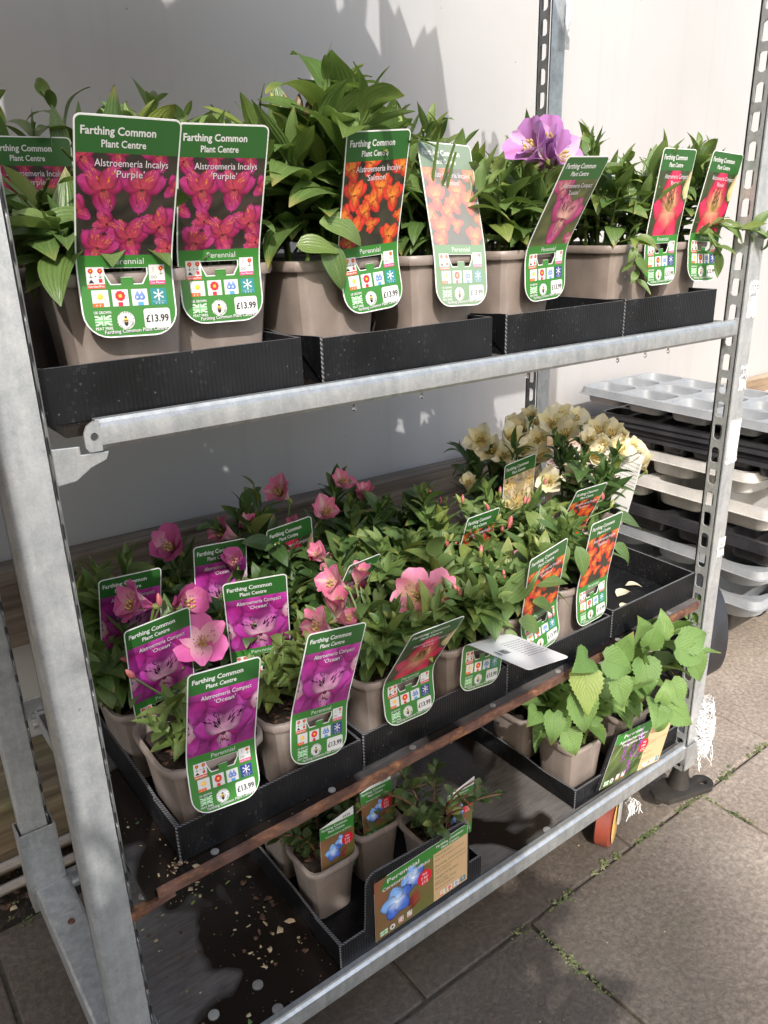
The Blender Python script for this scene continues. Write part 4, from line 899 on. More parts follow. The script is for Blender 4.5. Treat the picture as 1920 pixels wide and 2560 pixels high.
LBL = [
('purple', 'big label of crimson flower clusters at the far left front of the upper shelf', (0.119, 0.022, 1.393, -0.089, 0.092, -0.50, 0.03)),
('purple', 'label of crimson flowers half covered by the tall plant on the upper shelf', (0.253, 0.064, 1.393, -0.154, 0.063, -0.45, 0.004)),
('salmon', 'label of orange red flowers just right of the tall plant on the upper shelf', (0.4738, 0.0521, 1.3886, 0.0289, 0.1218, -0.3098, -0.0702)),
('salmon', 'paler washed out label of orange flowers in the middle of the upper shelf', (0.6331, 0.0393, 1.3834, 0.0132, 0.1277, 0.2765, 0.0379)),  # washed out = glare painted into the print
('lucas', 'label with one pink flower bent to the right below the purple bloom', (0.8304, 0.0488, 1.3762, 0.0639, 0.0390, -0.5291, -0.0262)),
('rosie', 'label with one red flower second from the right on the upper shelf', (1.1435, 0.0476, 1.3804, 0.0364, 0.0802, -0.1492, 0.0020)),
('rosie', 'label with one red flower behind hanging leaves at the right end of the upper shelf', (1.2827, 0.0479, 1.3783, 0.0118, 0.1260, -0.1868, 0.0571)),
('ocean', 'violet flower label at the front left corner of the middle shelf', (0.1618, 0.0197, 0.7224, -0.0592, 0.2811, -0.1800, 0.0677)),
('ocean', 'violet flower label at the front of the second pot on the middle shelf', (0.3280, 0.0224, 0.7187, 0.0125, 0.1362, -0.2078, 0.1478)),
('ocean', 'violet flower label behind the open magenta bloom on the middle shelf', (0.1524, 0.1964, 0.7340, 0.0461, 0.0861, -0.2230, -0.0510)),
('ocean', 'violet flower label farthest left on the middle shelf beside the steel post', (0.1634, 0.3695, 0.7401, -0.0419, 0.0848, -0.2363, 0.0412)),
('ocean', 'violet flower label in the second row above pale young leaves', (0.3326, 0.2113, 0.7400, -0.3411, 0.1048, -0.2266, -0.0219)),
('ocean', 'violet flower label in the back row with a closed pink bud before it', (0.3337, 0.3633, 0.7340, -0.0006, 0.0837, 0.0149, 0.0827)),
('rosie', 'dark red flower label leaning forward at the front of the middle shelf', (0.5026, 0.0192, 0.7131, -0.0337, 0.1444, -0.5691, 0.0071)),
('salmon', 'orange flower label half hidden by leaves right of the white folded label', (0.8168, 0.0151, 0.7267, 0.0478, 0.0902, -0.2266, -0.1414)),
('salmon', 'orange flower label rightmost at the front of the middle shelf beside empty tray', (0.9935, 0.0344, 0.7233, 0.0735, 0.0954, -0.1649, 0.0031)),
('salmon', 'green label top buried in leaves below the withered yellow bloom', (0.8135, 0.2151, 0.7311, 0.1500, 0.0734, -0.2565, 0.0508)),
('salmon', 'green label top standing in leaves in front of the cream flowers', (1.1174, 0.2108, 0.7351, 0.0118, 0.0694, -0.4166, 0.0258)),
('noah', 'label of cream flowers with brown streaks below the left cream blooms', (1.1165, 0.3640, 0.7475, 0.0057, 0.0852, -0.1460, -0.0933)),
('noah', 'sunlit cream flower label half hidden between the cream blooms', (1.225, .40, .755, .25, .08, .15, -.12)),
('purple', 'green label corner sticking out behind the striped pink bloom', (0.4869, 0.2150, 0.7267, 0.3774, 0.0720, -0.3920, 0.1527)),
('rosie', 'shaded green label deep in the dark back row under pink blooms', (0.4982, 0.3683, 0.7338, 0.0686, 0.0778, -0.0013, -0.0313)),
('purple', 'green label behind the leftmost plant of the upper shelf', (.105, .30, 1.392, -.45, .05, .14, .03)),
('purple', 'label cut off by the left edge of the picture on the upper shelf', (-.0, .24, 1.392, -.30, .05, .05, .02)),
]
LO = {9: (.08, .9), 10: (.16, .9), 11: (.12, .95), 12: (.15, .9), 14: (.09, .85), 16: (.205, .8), 17: (.195, .8), 18: (.13, .9), 19: (.2, .6), 20: (.20, .8), 21: (.2, .5), 22: (.17, .93), 23: (.2, .7), 8: (0, .97), 5: (0, .97), 6: (.10, .9), 1: (.0, .9)}
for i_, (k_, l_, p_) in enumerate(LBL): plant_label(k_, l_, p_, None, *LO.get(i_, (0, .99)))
plant_label('purple', 'label folded forward so its white back lies flat over the pots', (0.6610, 0.0057, 0.7188, 0.0382, 0.0535, 0.1325, 0.1633), (.075, .035, -1.50))
# small labels and cards of the lower trays
def blue_photo(P, n, x0, x1, y0, y1, s, rg, cy=None):
    m = 8; vs = []; cs = []
    for j in range(m + 1):
        for i in range(m + 1):
            t = i / m * .5 + (1 - j / m) * .4; vs.append((x0 + (x1 - x0) * i / m, y0 + (y1 - y0) * j / m)); cs.append(lerp3(lerp3((.20, .10, .05), (.22, .06, .04), rg.random()), (.10, .13, .03), min(1, t + rg.uniform(-.2, .2))))
    P.raw(n, vs, [(j * (m + 1) + i, j * (m + 1) + i + 1, (j + 1) * (m + 1) + i + 1, (j + 1) * (m + 1) + i) for j in range(m) for i in range(m)], cs, 1.15)
    cx, cyy = x0 + (x1 - x0) * .36, y0 + (y1 - y0) * .46
    for k in range(9): petal_print(P, n, x0 + (x1 - x0) * rg.uniform(.5, .62), y0 + (y1 - y0) * rg.uniform(.15, .3), .6 + rg.uniform(-.3, .3), s * .55, s * .1, (.10, .015, .015), (.28, .04, .03), (.35, .07, .05), 1.3 + k * .05, rg)
    for fx, fy, r, d in ((cx + s * .62, cyy + s * .50, .52, 1.5), (cx, cyy, .66, 2.2)):
        for k in range(5):
            a = k * 2 * PI / 5 + .5; lt = k in (1, 2); petal_print(P, n, fx, fy, a, s * r, s * r * .92, (.62, .72, .90), (.09, .20, .66) if not lt else (.22, .42, .80), (.035, .07, .42) if not lt else (.18, .38, .78), d + k * .07, rg)
        P.disc(n, fx, fy, s * .05, (.8, .82, .85), d + .5, 8)
    P.clip(n, x0, x1, y0, y1)
def offer(P, n, x, y, r):
    P.disc(n, x, y, r, (.56, .012, .03), 4, 24)
    for t, dy, sz in (('Any', .38, .45), ('3 for', -.18, .52), ('£12', -.78, .58)): P.text(n, t, x, y + dy * r, sz * r, WH, 5, .015, None, 'c')
def small_design():
    P = Pr(); rg = random.Random(4); w_, h_ = .074, .128
    P.rect('green_print', -.037, .037, 0, h_, GL_, 1); P.parts['green_print'][0][:] = [(-.037, 0, 1), (.037, 0, 1), (.037, h_, 1), (.009, h_ - .0, 1)] and [(-.037, 0, 1), (.037, 0, 1), (.037, h_ - .017, 1), (-.037, h_ - .017, 1)]
    blue_photo(P, 'picture', -.037, .037, .022, .085, .030, rg); P.text('lettering', 'Farthing Common', -.034, .103, .0072, WH, 3, .02, .056); P.text('lettering', 'Plant Centre', -.020, .0955, .0068, WH, 3, .02, .036)
    P.text('lettering', 'Ceratostigma griffithii', -.026, .087, .0052, WH, 4, .0, .056); P.text('lettering', 'Perennial', -.005, .0085, .0085, WH, 3, .01, .038)
    offer(P, 'offer_mark', .021, .066, .0125); P.poly('price_flash', [(-.006, .111), (.037, .111), (.037, .1275)], WH, 2); P.text('price_flash', '£4.99', .021, .1135, .0065, BK, 4, .015, .0155, 'c')
    P.disc('bee_mark', -.012, .013, .0055, WH, 2, 16); P.disc('bee_mark', -.012, .013, .0025, BK, 3, 10); P.rect('flag_mark', -.033, -.022, .008, .018, (.5, .68, .5), 2); P.rect('flag_mark', -.028, -.027, .008, .018, GL_, 3); P.rect('flag_mark', -.033, -.022, .0125, .0135, GL_, 3)
    return P, [(-.037, 0), (.037, 0), (.037, h_), (-.037, h_ - .0165)]
SP, SO = small_design()
KS = [0, .03, .06, .09, .128]
def small_label(label, pose):
    pk_ = prep('small', SP, SO, [], KS); f = warp_fn(pose, profile(pose[4], pose[5], 0.0, None, KS)); TAGQ.append((.9, [f(-.037, 0, 0), f(.037, 0, 0), f(.037, .06, 0), f(.037, .128, 0), f(-.037, .11, 0), f(-.037, .06, 0)]))
    return put_card('plant_label', label, 'plant label', f, pk_, pose[:3], 'small blue flower labels')
small_label('blue flower label in the front left pot of the bottom tray', (.399, .108, .300, .0, .06, .06, .05))
small_label('blue flower label in the second pot partly behind thin stems', (.515, .135, .300, .0, .08, .12, .02))
small_label('blue flower label behind the top right corner of the blue flower card', (.650, .055, .272, .05, .02, .04, .10))
small_label('blue flower label in the back row tucked under the rusty shelf edge', (.62, .24, .310, .0, .05, .05, .02))
def tray_card(name, label, quad, wid, hgt, title, latin, kind):
    P = Pr(); rg = random.Random(11); sx = wid * .615
    if kind == 'blue': blue_photo(P, 'picture', 0, sx, 0, hgt, .062, rg)
    else:
        m = 8; vs = []; cs = []
        for j in range(m + 1):
            for i in range(m + 1): vs.append((sx * i / m, hgt * j / m)); cs.append(lerp3((.02, .035, .012), (.10, .13, .04), rg.random()))
        P.raw('picture', vs, [(j * (m + 1) + i, j * (m + 1) + i + 1, (j + 1) * (m + 1) + i + 1, (j + 1) * (m + 1) + i) for j in range(m) for i in range(m)], cs, 1)
        for q in range(9): petal_print(P, 'picture', sx * rg.random(), hgt * rg.random() * .5, rg.uniform(.2, 1.2), hgt * .6, hgt * .09, (.05, .09, .02), (.12, .18, .06), (.16, .22, .08), 1.3, rg)
        for fx, fy, hh in ((.62, .1, .62), (.40, .38, .45), (.80, .34, .42), (.72, .72, .22)):
            for q in range(70):
                v = rg.random(); P.disc('picture', sx * fx + rg.uniform(-1, 1) * .011 * (1 - v * .7), hgt * (fy + hh * v), rg.uniform(.0012, .0028), lerp3((.10, .02, .16), (.34, .07, .38), rg.random()), 2 + rg.random(), 5)
        P.clip('picture', 0, sx, 0, hgt)
    P.poly('green_print', [(0.012 if kind == 'blue' else 0, hgt * .80), (sx, hgt * .80), (wid - .001, hgt * .83), (wid - .001, hgt), (.03 if kind == 'blue' else .0, hgt)], GL_, 1.2)
    P.rect('brown_panel', sx, wid, 0, hgt * .84, (.50, .34, .19), 1.25)
    P.text('lettering', title, wid * .13, hgt * .875, hgt * .095, WH, 4, .015, wid * .33); P.text('lettering', latin[0], wid * .08, hgt * .775, hgt * .078, WH, 4, .01, wid * .49)
    if latin[1]: P.text('lettering', latin[1], wid * .16, hgt * .69, hgt * .07, WH, 4, .01, wid * .38)
    P.text('lettering', 'Farthing Common', wid * .645, hgt * .925, hgt * .058, WH, 4, .02, wid * .30); P.text('lettering', 'Plant Centre', wid * .70, hgt * .86, hgt * .055, WH, 4, .02, wid * .20)
    y = .77
    for t, sz, col in (('Description', .055, (.05, .17, .03)), ('Bushy semi-evergreen perennial', .034, BK), ('', .05, BK), ('Planting information', .055, (.05, .17, .03)), ('Grow in any moist or well drained', .034, BK), ('soil in full sun', .034, BK), ('', .03, BK), ('Height X Spread', .055, (.05, .17, .03)), ('100cm x 100cm', .034, BK), ('Flowering Time', .055, (.05, .17, .03)), ('Mid summer to autumn', .034, BK)):
        if t and (kind == 'blue' or col == BK): P.text('lettering', t, sx + .004, hgt * y, hgt * sz, col, 3, .0, min(len(t) * sz * hgt * .5, wid * .36))
        y -= sz + .014
    offer(P, 'offer_mark', sx * (.84 if kind == 'blue' else .93), hgt * (.56 if kind == 'blue' else .52), hgt * .125)
    for i, k in enumerate(('sun', 'flower', 'drop', 'snow')): icon(P, 'symbol_' + k, k, sx + wid * .10 + i * wid * .078, hgt * .07, hgt * .09, (.02, .16, .2))
    P.disc('bee_mark', wid * .17, hgt * .08, hgt * .045, WH, 3, 16); P.disc('bee_mark', wid * .17, hgt * .08, hgt * .02, BK, 4, 8)
    for i, k in enumerate(('garden', 'cut')): icon(P, 'symbol_' + k, k, wid * (.26 + .09 * i), hgt * .10, hgt * .085, GD)
    P.rect('flag_mark', wid * .045, wid * .12, hgt * .04, hgt * .12, (.45, .66, .45), 3); P.rect('flag_mark', wid * .08, wid * .085, hgt * .04, hgt * .12, GL_, 4); P.rect('flag_mark', wid * .045, wid * .12, hgt * .075, hgt * .085, GL_, 4)
    a, b_, c, d = [V(q) for q in quad]     # bottom left, bottom right, top right, top left
    nrm = (b_ - a).cross(d - a).normalized()
    def f(u, s, z): t, q = u / wid, s / hgt; return a + (b_ - a) * t + (d - a) * q + nrm * z
    O = [(0, 0), (wid, 0), (wid, hgt * .96), (wid * .97, hgt), (.03, hgt), (.0, hgt * .82)] if kind == 'blue' else [(0, 0), (wid, 0), (wid, hgt), (0, hgt)]
    pk_ = prep(title + kind, P, O, [], [0, hgt]); TAGQ.append((.9, [a, b_, c, c, d, d]))
    return put_card(name, label, 'display card', f, pk_, a, 'display cards on the bottom trays')
tray_card('display_card', 'blue flower display card on the black tray header at the bottom', [(.405, .0048, .214), (.628, .0048, .222), (.628, .0048, .356), (.405, .0048, .350)], .223, .138, 'Perennial', ('Ceratostigma griffithii', ''), 'blue')
q0, q1, q2, q3 = V((1.036, .008, .219)), V((1.247, -.0015, .2045)), V((1.336, .0225, .2975)), V((1.125, .032, .312))
b = MB(); n_ = (q1 - q0).cross(q3 - q0).normalized(); e0 = (q0 - q1).normalized() * .012
P4 = [q0 + e0, q1 - e0 * .4, q2 - e0 * .4, q3 + e0]; b.add([p - n_ * .0055 for p in P4] + [p - n_ * .001 for p in P4], [(0, 3, 2, 1), (4, 5, 6, 7), (0, 1, 5, 4), (1, 2, 6, 5), (2, 3, 7, 6), (3, 0, 4, 7)])
tag(b.build('card_backing', [MT['black'], MT['edge']]), 'black plastic board leaning behind the purple flower card', 'backing board')
tray_card('display_card', 'purple flower display card under the big serrated leaves at the bottom right', [q0, q1, q2, q3], .223, .138, 'Perennial', ('Agastache rugosa', "'Fragrance blue'"), 'purple')
# sticker lettering on the right post
for o, lines, x0, z1 in STK:
    for i, t in enumerate(lines):
        vs, fs, a, b_ = text_mesh(t, .01); s_ = .0125
        me = bpy.data.meshes.new('lettering'); og = ORG[o.name]
        me.from_pydata([(x0 + .004 + (x - a) * s_ - og.x, -.0100 - og.y, z1 - .016 - .0125 * i + y * s_ - og.z) for x, y in vs], [], fs); me.materials.append(MT['black_iron']); link('lettering', me, o)['kind'] = 'stuff'
# ------------------------------------------------------------------ leaves, flowers, plants
def leaf_mesh(name, ln, wd, curl, fold, mt, shape='lance', twist=0.0, serr=False, seed=0):
    r_ = random.Random(seed); nv, nu = (9, 4) if not serr else (22, 6); vs = []; uv = []; fs = []
    x = y = z = 0.0; a = .25; rows = []
    for i in range(nv + 1):
        v = i / nv
        if shape == 'lance': w_ = (math.sin(PI * v ** .72) ** .9) if 0 < v < 1 else 0; w_ = max(w_, .10 * (1 - v))
        elif shape == 'ovate': w_ = (math.sin(PI * v ** .60) ** .85) if 0 < v < 1 else 0; w_ = max(w_, .08 * (1 - v))
        elif shape == 'cordate': w_ = (math.sin(PI * min(1, v ** .52)) ** .85) * (1.12 - .42 * v) if 0 < v < 1 else 0; w_ = max(w_, .35 * (1 - v * 8)) if v < .12 else w_
        else: w_ = (math.sin(PI * v ** 1.3) ** .8) if 0 < v < 1 else 0; w_ = max(w_, .10 * (1 - v))
        hw = wd / 2 * w_
        if serr and 0 < v < 1: hw *= 1 + (.07 if i % 2 else -.05)
        tw = twist * v
        for j in range(nu + 1):
            u = j / nu * 2 - 1; lx = u * hw; lz = abs(u) * hw * fold + (math.sin(v * 9 + u * 2 + seed) * .02 * wd)
            back = -.10 * ln * abs(u) ** 1.5 * (1 - v * 5) if shape == 'cordate' and v < .2 else 0
            px = lx * math.cos(tw) - lz * math.sin(tw); pz = lx * math.sin(tw) + lz * math.cos(tw)
            vs.append((px, y + back - pz * math.sin(a), z + pz * math.cos(a))); uv.append((j / nu, v))
        d = ln / nv; y += math.cos(a) * d; z += math.sin(a) * d; a -= curl / nv
    for i in range(nv):
        for j in range(nu): k = i * (nu + 1) + j; fs.append((k, k + 1, k + nu + 2, k + nu + 1))
    me = bpy.data.meshes.new(name); me.from_pydata(vs, [], fs); me.materials.append(mt); ul = me.uv_layers.new(name='UVMap')
    for p in me.polygons:
        for li in p.loop_indices: ul.data[li].uv = uv[me.loops[li].vertex_index]
    me.shade_smooth(); me.update(); return me
def fam(mt, specs, shape='lance', serr=False):
    return [leaf_mesh('leaf', l, w_, c, f, mt, shape, t, serr, i) for i, (l, w_, c, f, t) in enumerate(specs)]
SPEC = [(1, .40, .9, .25, .0), (1, .36, .3, .35, .25), (1, .46, 1.3, .2, -.2), (1, .32, .6, .4, .5), (1, .50, 1.7, .15, .1), (1, .42, -.2, .3, -.4), (1, .44, 1.1, .3, .8)]
LF = {'a': fam(MT['leaf'], SPEC), 'y': fam(MT['leaf_y'], [(l, w_ * 1.15, c, f, t) for l, w_, c, f, t in SPEC], 'ovate'), 'd': fam(MT['leaf_d'], SPEC),
      'g': fam(MT['leaf_a'], [(1, .74, .5, .22, 0), (1, .68, 1.0, .30, .2), (1, .80, .8, .18, -.15), (1, .62, 1.6, .4, .1), (1, .7, -.3, .35, .4)], 'cordate', True), 'c': fam(MT['leaf_c'], [(1, .58, .6, .2, 0), (1, .52, 1.0, .3, .2), (1, .64, .3, .15, -.2)], 'obovate')}
def basis(d, n, s, p, w_=1.0):
    d = d.normalized(); x = d.cross(n); x = x.normalized() if x.length > 1e-5 else d.orthogonal().normalized(); n = x.cross(d)
    m = Matrix((x * s * w_, d * s, n * s)).transposed().to_4x4(); m.translation = p; return m
TRI = []
for pr, q in TAGQ: TRI += [(pr, q[0], q[1], q[2]), (pr, q[0], q[2], q[5]), (pr, q[5], q[2], q[3]), (pr, q[5], q[3], q[4])]
def hides_label(p):
    d = p - CAM; l = d.length
    for pr, a, b_, c in TRI:
        h = intersect_ray_tri(a, b_, c, d, CAM)
        if h is not None and (h - CAM).length > l + .001: return pr
    return 0
def sup(w_, h, k=4.5, n=40):
    P = []
    for i in range(n):
        a = 2 * PI * i / n; c_, s_ = math.cos(a), math.sin(a); r = (abs(c_) ** k + abs(s_) ** k) ** (-1 / k); P.append((w_ / 2 * r * c_, h / 2 * r * s_))
    return P
_POT = {}
def pot_mesh(W, B, H, k):
    key = (W, B, H)
    if key in _POT: return _POT[key]
    m = MB(); S = lambda w_, z: [(x, y, z) for x, y in sup(w_, w_, k)]
    mid = lambda t: B + (W - .016 - B) * t
    m.loft([S(B - .01, 0), S(B, .004), S(mid(.5), H * .5), S(W - .014, H - .014), S(W - .003, H - .0135), S(W, H - .010), S(W, H - .003), S(W - .003, H), S(W - .012, H), S(W - .016, H - .004), S(W - .022, H - .03)], 0, True, False)
    _POT[key] = (m.mesh('pot', MT['pot'], smooth=32), S); return _POT[key]
SOILM = {}
def soil_mesh(W, k, seed):
    key = (W, seed)
    if key in SOILM: return SOILM[key]
    rg = random.Random(seed); m = MB(); rings = [[(x, y, rg.uniform(-.004, .004)) for x, y in sup(W * f, W * f, k, 28)] for f in (1, .8, .6, .4, .2, .03)]
    m.loft(rings, 0, False, True)
    for _ in range(70 if W > .12 else 25):
        a = rg.uniform(0, PI); l = rg.uniform(.006, .018); w2 = l * .4; c_ = V((rg.uniform(-.44, .44) * W, rg.uniform(-.44, .44) * W, rg.uniform(.0, .006))); d = V((math.cos(a), math.sin(a), rg.uniform(-.4, .4))) * l / 2; s_ = V((-math.sin(a), math.cos(a), 0)) * w2 / 2
        m.add([c_ - d - s_, c_ + d - s_ * .6, c_ + d + s_, c_ - d * .8 + s_, c_ + V((0, 0, w2 * .6))], [(0, 1, 4), (1, 2, 4), (2, 3, 4), (3, 0, 4)], 1)
    SOILM[key] = m.mesh('soil', [MT['soil'], MT['bark']], fix=False); return SOILM[key]
PET = {}
def petal_mesh(mt, ln, wd, a0, a1, inner, seed):
    nv, nu = 7, 4; r_ = random.Random(seed); vs = []; uv = []; y = z = 0; a = a0
    for i in range(nv + 1):
        v = i / nv; w_ = (.16 + .84 * math.sin(PI * min(1, .5 * (v / .68))) ** 1.6) if v < .68 else (math.cos((v - .68) / .32 * PI / 2 * .80) ** .6)
        if not inner and wd < .7 and v >= .68: w_ = math.cos((v - .68) / .32 * PI / 2 * .97) ** .85
        if inner: w_ = (.18 + .82 * math.sin(PI * .5 * min(1, v / .62)) ** 1.4) if v < .62 else math.cos((v - .62) / .38 * PI / 2 * .93) ** .8
        for j in range(nu + 1):
            u = j / nu * 2 - 1; cup = .22 * abs(u) ** 2 * wd * .5 * w_; ruf = r_.uniform(-.04, .04) * wd * (v ** 2) + math.sin(j * 2.6 + seed) * .03 * wd * v
            n_ = cup + ruf; vs.append((u * wd / 2 * w_, y - n_ * math.cos(a), z + n_ * math.sin(a))); uv.append((j / nu, v))
        d = ln / nv; y += math.sin(a) * d; z += math.cos(a) * d; a += (a1 - a0) / nv
    fs = [(i * (nu + 1) + j, i * (nu + 1) + j + 1, (i + 1) * (nu + 1) + j + 1, (i + 1) * (nu + 1) + j) for i in range(nv) for j in range(nu)]
    me = bpy.data.meshes.new('petal'); me.from_pydata(vs, [], fs); me.materials.append(mt); ul = me.uv_layers.new(name='UVMap')
    for p in me.polygons:
        for li in p.loop_indices: ul.data[li].uv = uv[me.loops[li].vertex_index]
    me.shade_smooth(); me.update(); return me
def petals(kind):
    if kind in PET: return PET[kind]
    wo, wi = (.60, .40) if kind in ('cream', 'pink') else (.76, .48)
    PET[kind] = {op: [[petal_mesh(MT[kind + '_o'], 1, wo, .12,   .10 + op * 1.05 + .28, False, k) for k in range(3)], [petal_mesh(MT[kind + '_i'], .98, wi, .10, .08 + op * .9 + .22, True, k + 3) for k in range(3)]] for op in (.35, .85, 1.35) for _ in (0,)}
    return PET[kind]
STAM = None
def stamen_mesh():
    global STAM
    if STAM: return STAM
    m = MB(); rg = random.Random(2)
    for k in range(6):
        a = k * PI / 3; x, y = .10 * math.cos(a) + .05, .10 * math.sin(a) - .06; m.tube([(0, 0, .05), (x * .6, y * .6, .4), (x, y, .66)], .012, 4); m.ball((x, y, .68), .035, 5, 3, 0, (1, 1, 1.8))
    m.loft([[(r * math.cos(2 * PI * i / 8), r * math.sin(2 * PI * i / 8), z) for i in range(8)] for r, z in ((.03, -.22), (.06, -.15), (.075, -.05), (.05, .05))], 1, True, False)
    STAM = m.mesh('flower', [MT['anther'], MT['bud_g']], smooth=True); return STAM
def flower(plant, kind, p, face, size, op, rg):
    o = link('flower', stamen_mesh(), plant); org = ORG[plant.name]; z = face.normalized(); up = V((0, 0, 1)); x = up.cross(z); x = x.normalized() if x.length > .05 else V((1, 0, 0)); y = z.cross(x)
    m = Matrix((x * size, y * size, z * size)).transposed().to_4x4(); m.translation = p - z * size * .5 - org; o.matrix_basis = m
    P = petals(kind)[op]; r0 = rg.uniform(-.15, .15)
    for g_ in (0, 1):
        for k in range(3):
            a = r0 + k * 2 * PI / 3 + (0 if g_ == 0 else PI / 3) + rg.uniform(-.12, .12)
            c = link('petal', P[g_][(k + rg.randrange(2)) % 3], o); c.matrix_basis = Matrix.Rotation(a, 4, 'Z') @ Matrix.Rotation(rg.uniform(-.10, .10), 4, 'X') @ Matrix.Scale(rg.uniform(.92, 1.06), 4)
    return o
_BUD = {}
def bud(plant, mt, p, d, size):
    if mt not in _BUD:
        m = MB(); m.loft([[(r * math.cos(2 * PI * i / 8 + z) * (1 + .12 * math.cos(3 * 2 * PI * i / 8)), r * math.sin(2 * PI * i / 8 + z), z) for i in range(8)] for r, z in ((.02, 0), (.13, .12), (.20, .4), (.17, .68), (.08, .92), (.01, 1))], 0, True, True); _BUD[mt] = m.mesh('bud', MT[mt], smooth=True)
    d = d.normalized(); o = link('bud', _BUD[mt], plant); o.matrix_basis = basis(d.orthogonal(), d, size, p - ORG[plant.name]); return o
PLANTS = {}
def plant(key, label, x, y, zf, style, h, seed, W=.163, B=.122, H=.142, k=5.6, leaves='a', nst=13, nlf=13, ll=(.045, .07), spread=.8, lean=(0, 0), buds=0, soil_drop=.018, group='potted plants on the trolley', cat='potted plant', name='potted_plant', rz=None):
    rg = random.Random(seed); z0 = zf(x) + .006; H = .150 if zf is ztop else H; t = thing(name, label, cat, (x, y, z0), group); org = ORG[t.name]
    pm, S = pot_mesh(W, B, H, k); po = link('pot', pm, t); po.rotation_euler.z = rz if rz else rg.uniform(-.03, .03)
    so2 = link('soil', soil_mesh(round(W - .022, 3), k, seed % 3), t); so2.location.z = H - soil_drop; so2.rotation_euler.z = po.rotation_euler.z; zs = z0 + H - soil_drop
    stem_m = MT['stem_red'] if style == 'small' else MT['stem']
    for si in range(nst):
        a = rg.uniform(0, 2 * PI) if style != 'tall' or si else .0; r = W * .30 * math.sqrt(rg.random()); base = V((x + r * math.cos(a), y + r * math.sin(a), zs))
        hh = h * rg.uniform(.55, 1.0) if si else h; tilt = spread * rg.uniform(.15, 1.0) * (.35 if si == 0 else 1)
        if style == 'small': tilt = spread * rg.uniform(.5, 1.3)
        out = V((math.cos(a) * tilt + lean[0], math.sin(a) * tilt + lean[1], 1)).normalized()
        if y > .38 and out.y > .35: out.y = .35
        p0, p1, p2 = base, base + V((0, 0, hh * .45)) + out * hh * .08, base + out * hh
        if style == 'serrated': p2 = p2 + V((out.x, out.y, -.25)) * hh * .18
        B_ = lambda q: p0 * (1 - q) ** 2 + p1 * 2 * q * (1 - q) + p2 * q * q
        m = MB(); m.tube([B_(q / 6) for q in range(7)], [.0028 * (1.2 - .5 * q / 6) * (.75 if style == 'small' else 1) for q in range(7)], 5); m.build('stem', stem_m, t, smooth=True, fix=False)
        n_ = nlf + rg.randrange(-1, 3); ph = rg.uniform(0, 6)
        for li in range(n_):
            f = (li + .6) / n_; q = .18 + .80 * f; p = B_(q); ax = (B_(min(1, q + .05)) - B_(max(0, q - .05))).normalized()
            if style == 'serrated': aa = ph + (li // 2) * PI / 2 + (li % 2) * PI; n2 = (li // 2 * 2 + .6) / n_; p = B_(.18 + .80 * n2)
            else: aa = ph + li * 2.4
            e1 = ax.orthogonal().normalized(); e2 = ax.cross(e1); rad = e1 * math.cos(aa) + e2 * math.sin(aa)
            el = (1.45 - 1.0 * f) + rg.uniform(-.25, .25)
            if style == 'upright': el = rg.uniform(.08, .42)
            d = ax * math.cos(el) + rad * math.sin(el); d.z -= .10 * (1 - f)
            s_ = rg.uniform(*ll) * (.55 + .55 * math.sin(PI * min(1, .18 + f * .82)) if style != 'small' else 1)
            if f > .88: s_ *= .72
            fm = LF[leaves if not (leaves == 'a' and f > .7 and rg.random() < .4) else 'y']; me = fm[rg.randrange(len(fm))]
            tip = p + d.normalized() * s_
            if tip.y > 1.03: continue
            sd = d.cross(V((0, 0, 1))).normalized() * s_ * .18
            if rg.random() < max(hides_label(c_) for c_ in (p, p.lerp(tip, .25), p.lerp(tip, .5), p.lerp(tip, .5) + sd, p.lerp(tip, .5) - sd, p.lerp(tip, .78), tip, p.lerp(tip, .6) + V((0, 0, s_ * .13)), tip + V((0, 0, s_ * .1)))): continue
            n2 = (V((0, 0, 1)) + ax * .3 - rad * .15 + V((rg.uniform(-.3, .3), rg.uniform(-.3, .3), 0)))
            link('leaf', me, t, basis(d, n2, s_, p - org, rg.uniform(.85, 1.15)))
        for bi in range(buds if rg.random() < .4 else 0):
            d = V((rg.uniform(-.6, .6), rg.uniform(-.6, .6), 1)); tp = B_(1.0) + d.normalized() * .012
            if not hides_label(tp): bud(t, 'bud_g' if rg.random() < .6 else 'bud_p', tp, d, rg.uniform(.016, .026))
    PLANTS[key] = t; return t
# upper shelf
g2 = 'potted plants of the upper shelf'
plant('A1', 'pot with broad pale green leaves at the far left front of the upper shelf', .126, .108, ztop, '', .165, 11, ll=(.075, .105), nst=14, spread=1.1, lean=(-.25, 0), group=g2, rz=-.09)
plant('A2', 'pot between the two crimson flower labels on the upper shelf', .266, .150, ztop, '', .20, 12, ll=(.065, .095), group=g2, rz=-.15)
plant('B1', 'tallest leafy plant of the upper shelf with clustered green brown buds', .437, .140, ztop, 'tall', .262, 13, ll=(.075, .125), nst=12, nlf=17, spread=.55, group=g2)
plant('B2', 'pot behind the paler washed out orange label', .622, .126, ztop, '', .20, 14, ll=(.06, .085), nst=15, group=g2)  # that label is pale from painted glare
plant('C1', 'pot bearing the large purple blooms on the upper shelf', .812, .137, ztop, '', .185, 15, ll=(.06, .09), nst=13, group=g2)
plant('D1', 'pot with dense leaves and a drooping shoot right of the purple blooms', 1.092, .136, ztop, '', .215, 16, ll=(.055, .085), nst=17, group=g2)
plant('E1', 'rightmost pot of the upper shelf with a shoot reaching the steel post', 1.252, .137, ztop, '', .20, 17, ll=(.055, .08), nst=14, group=g2)
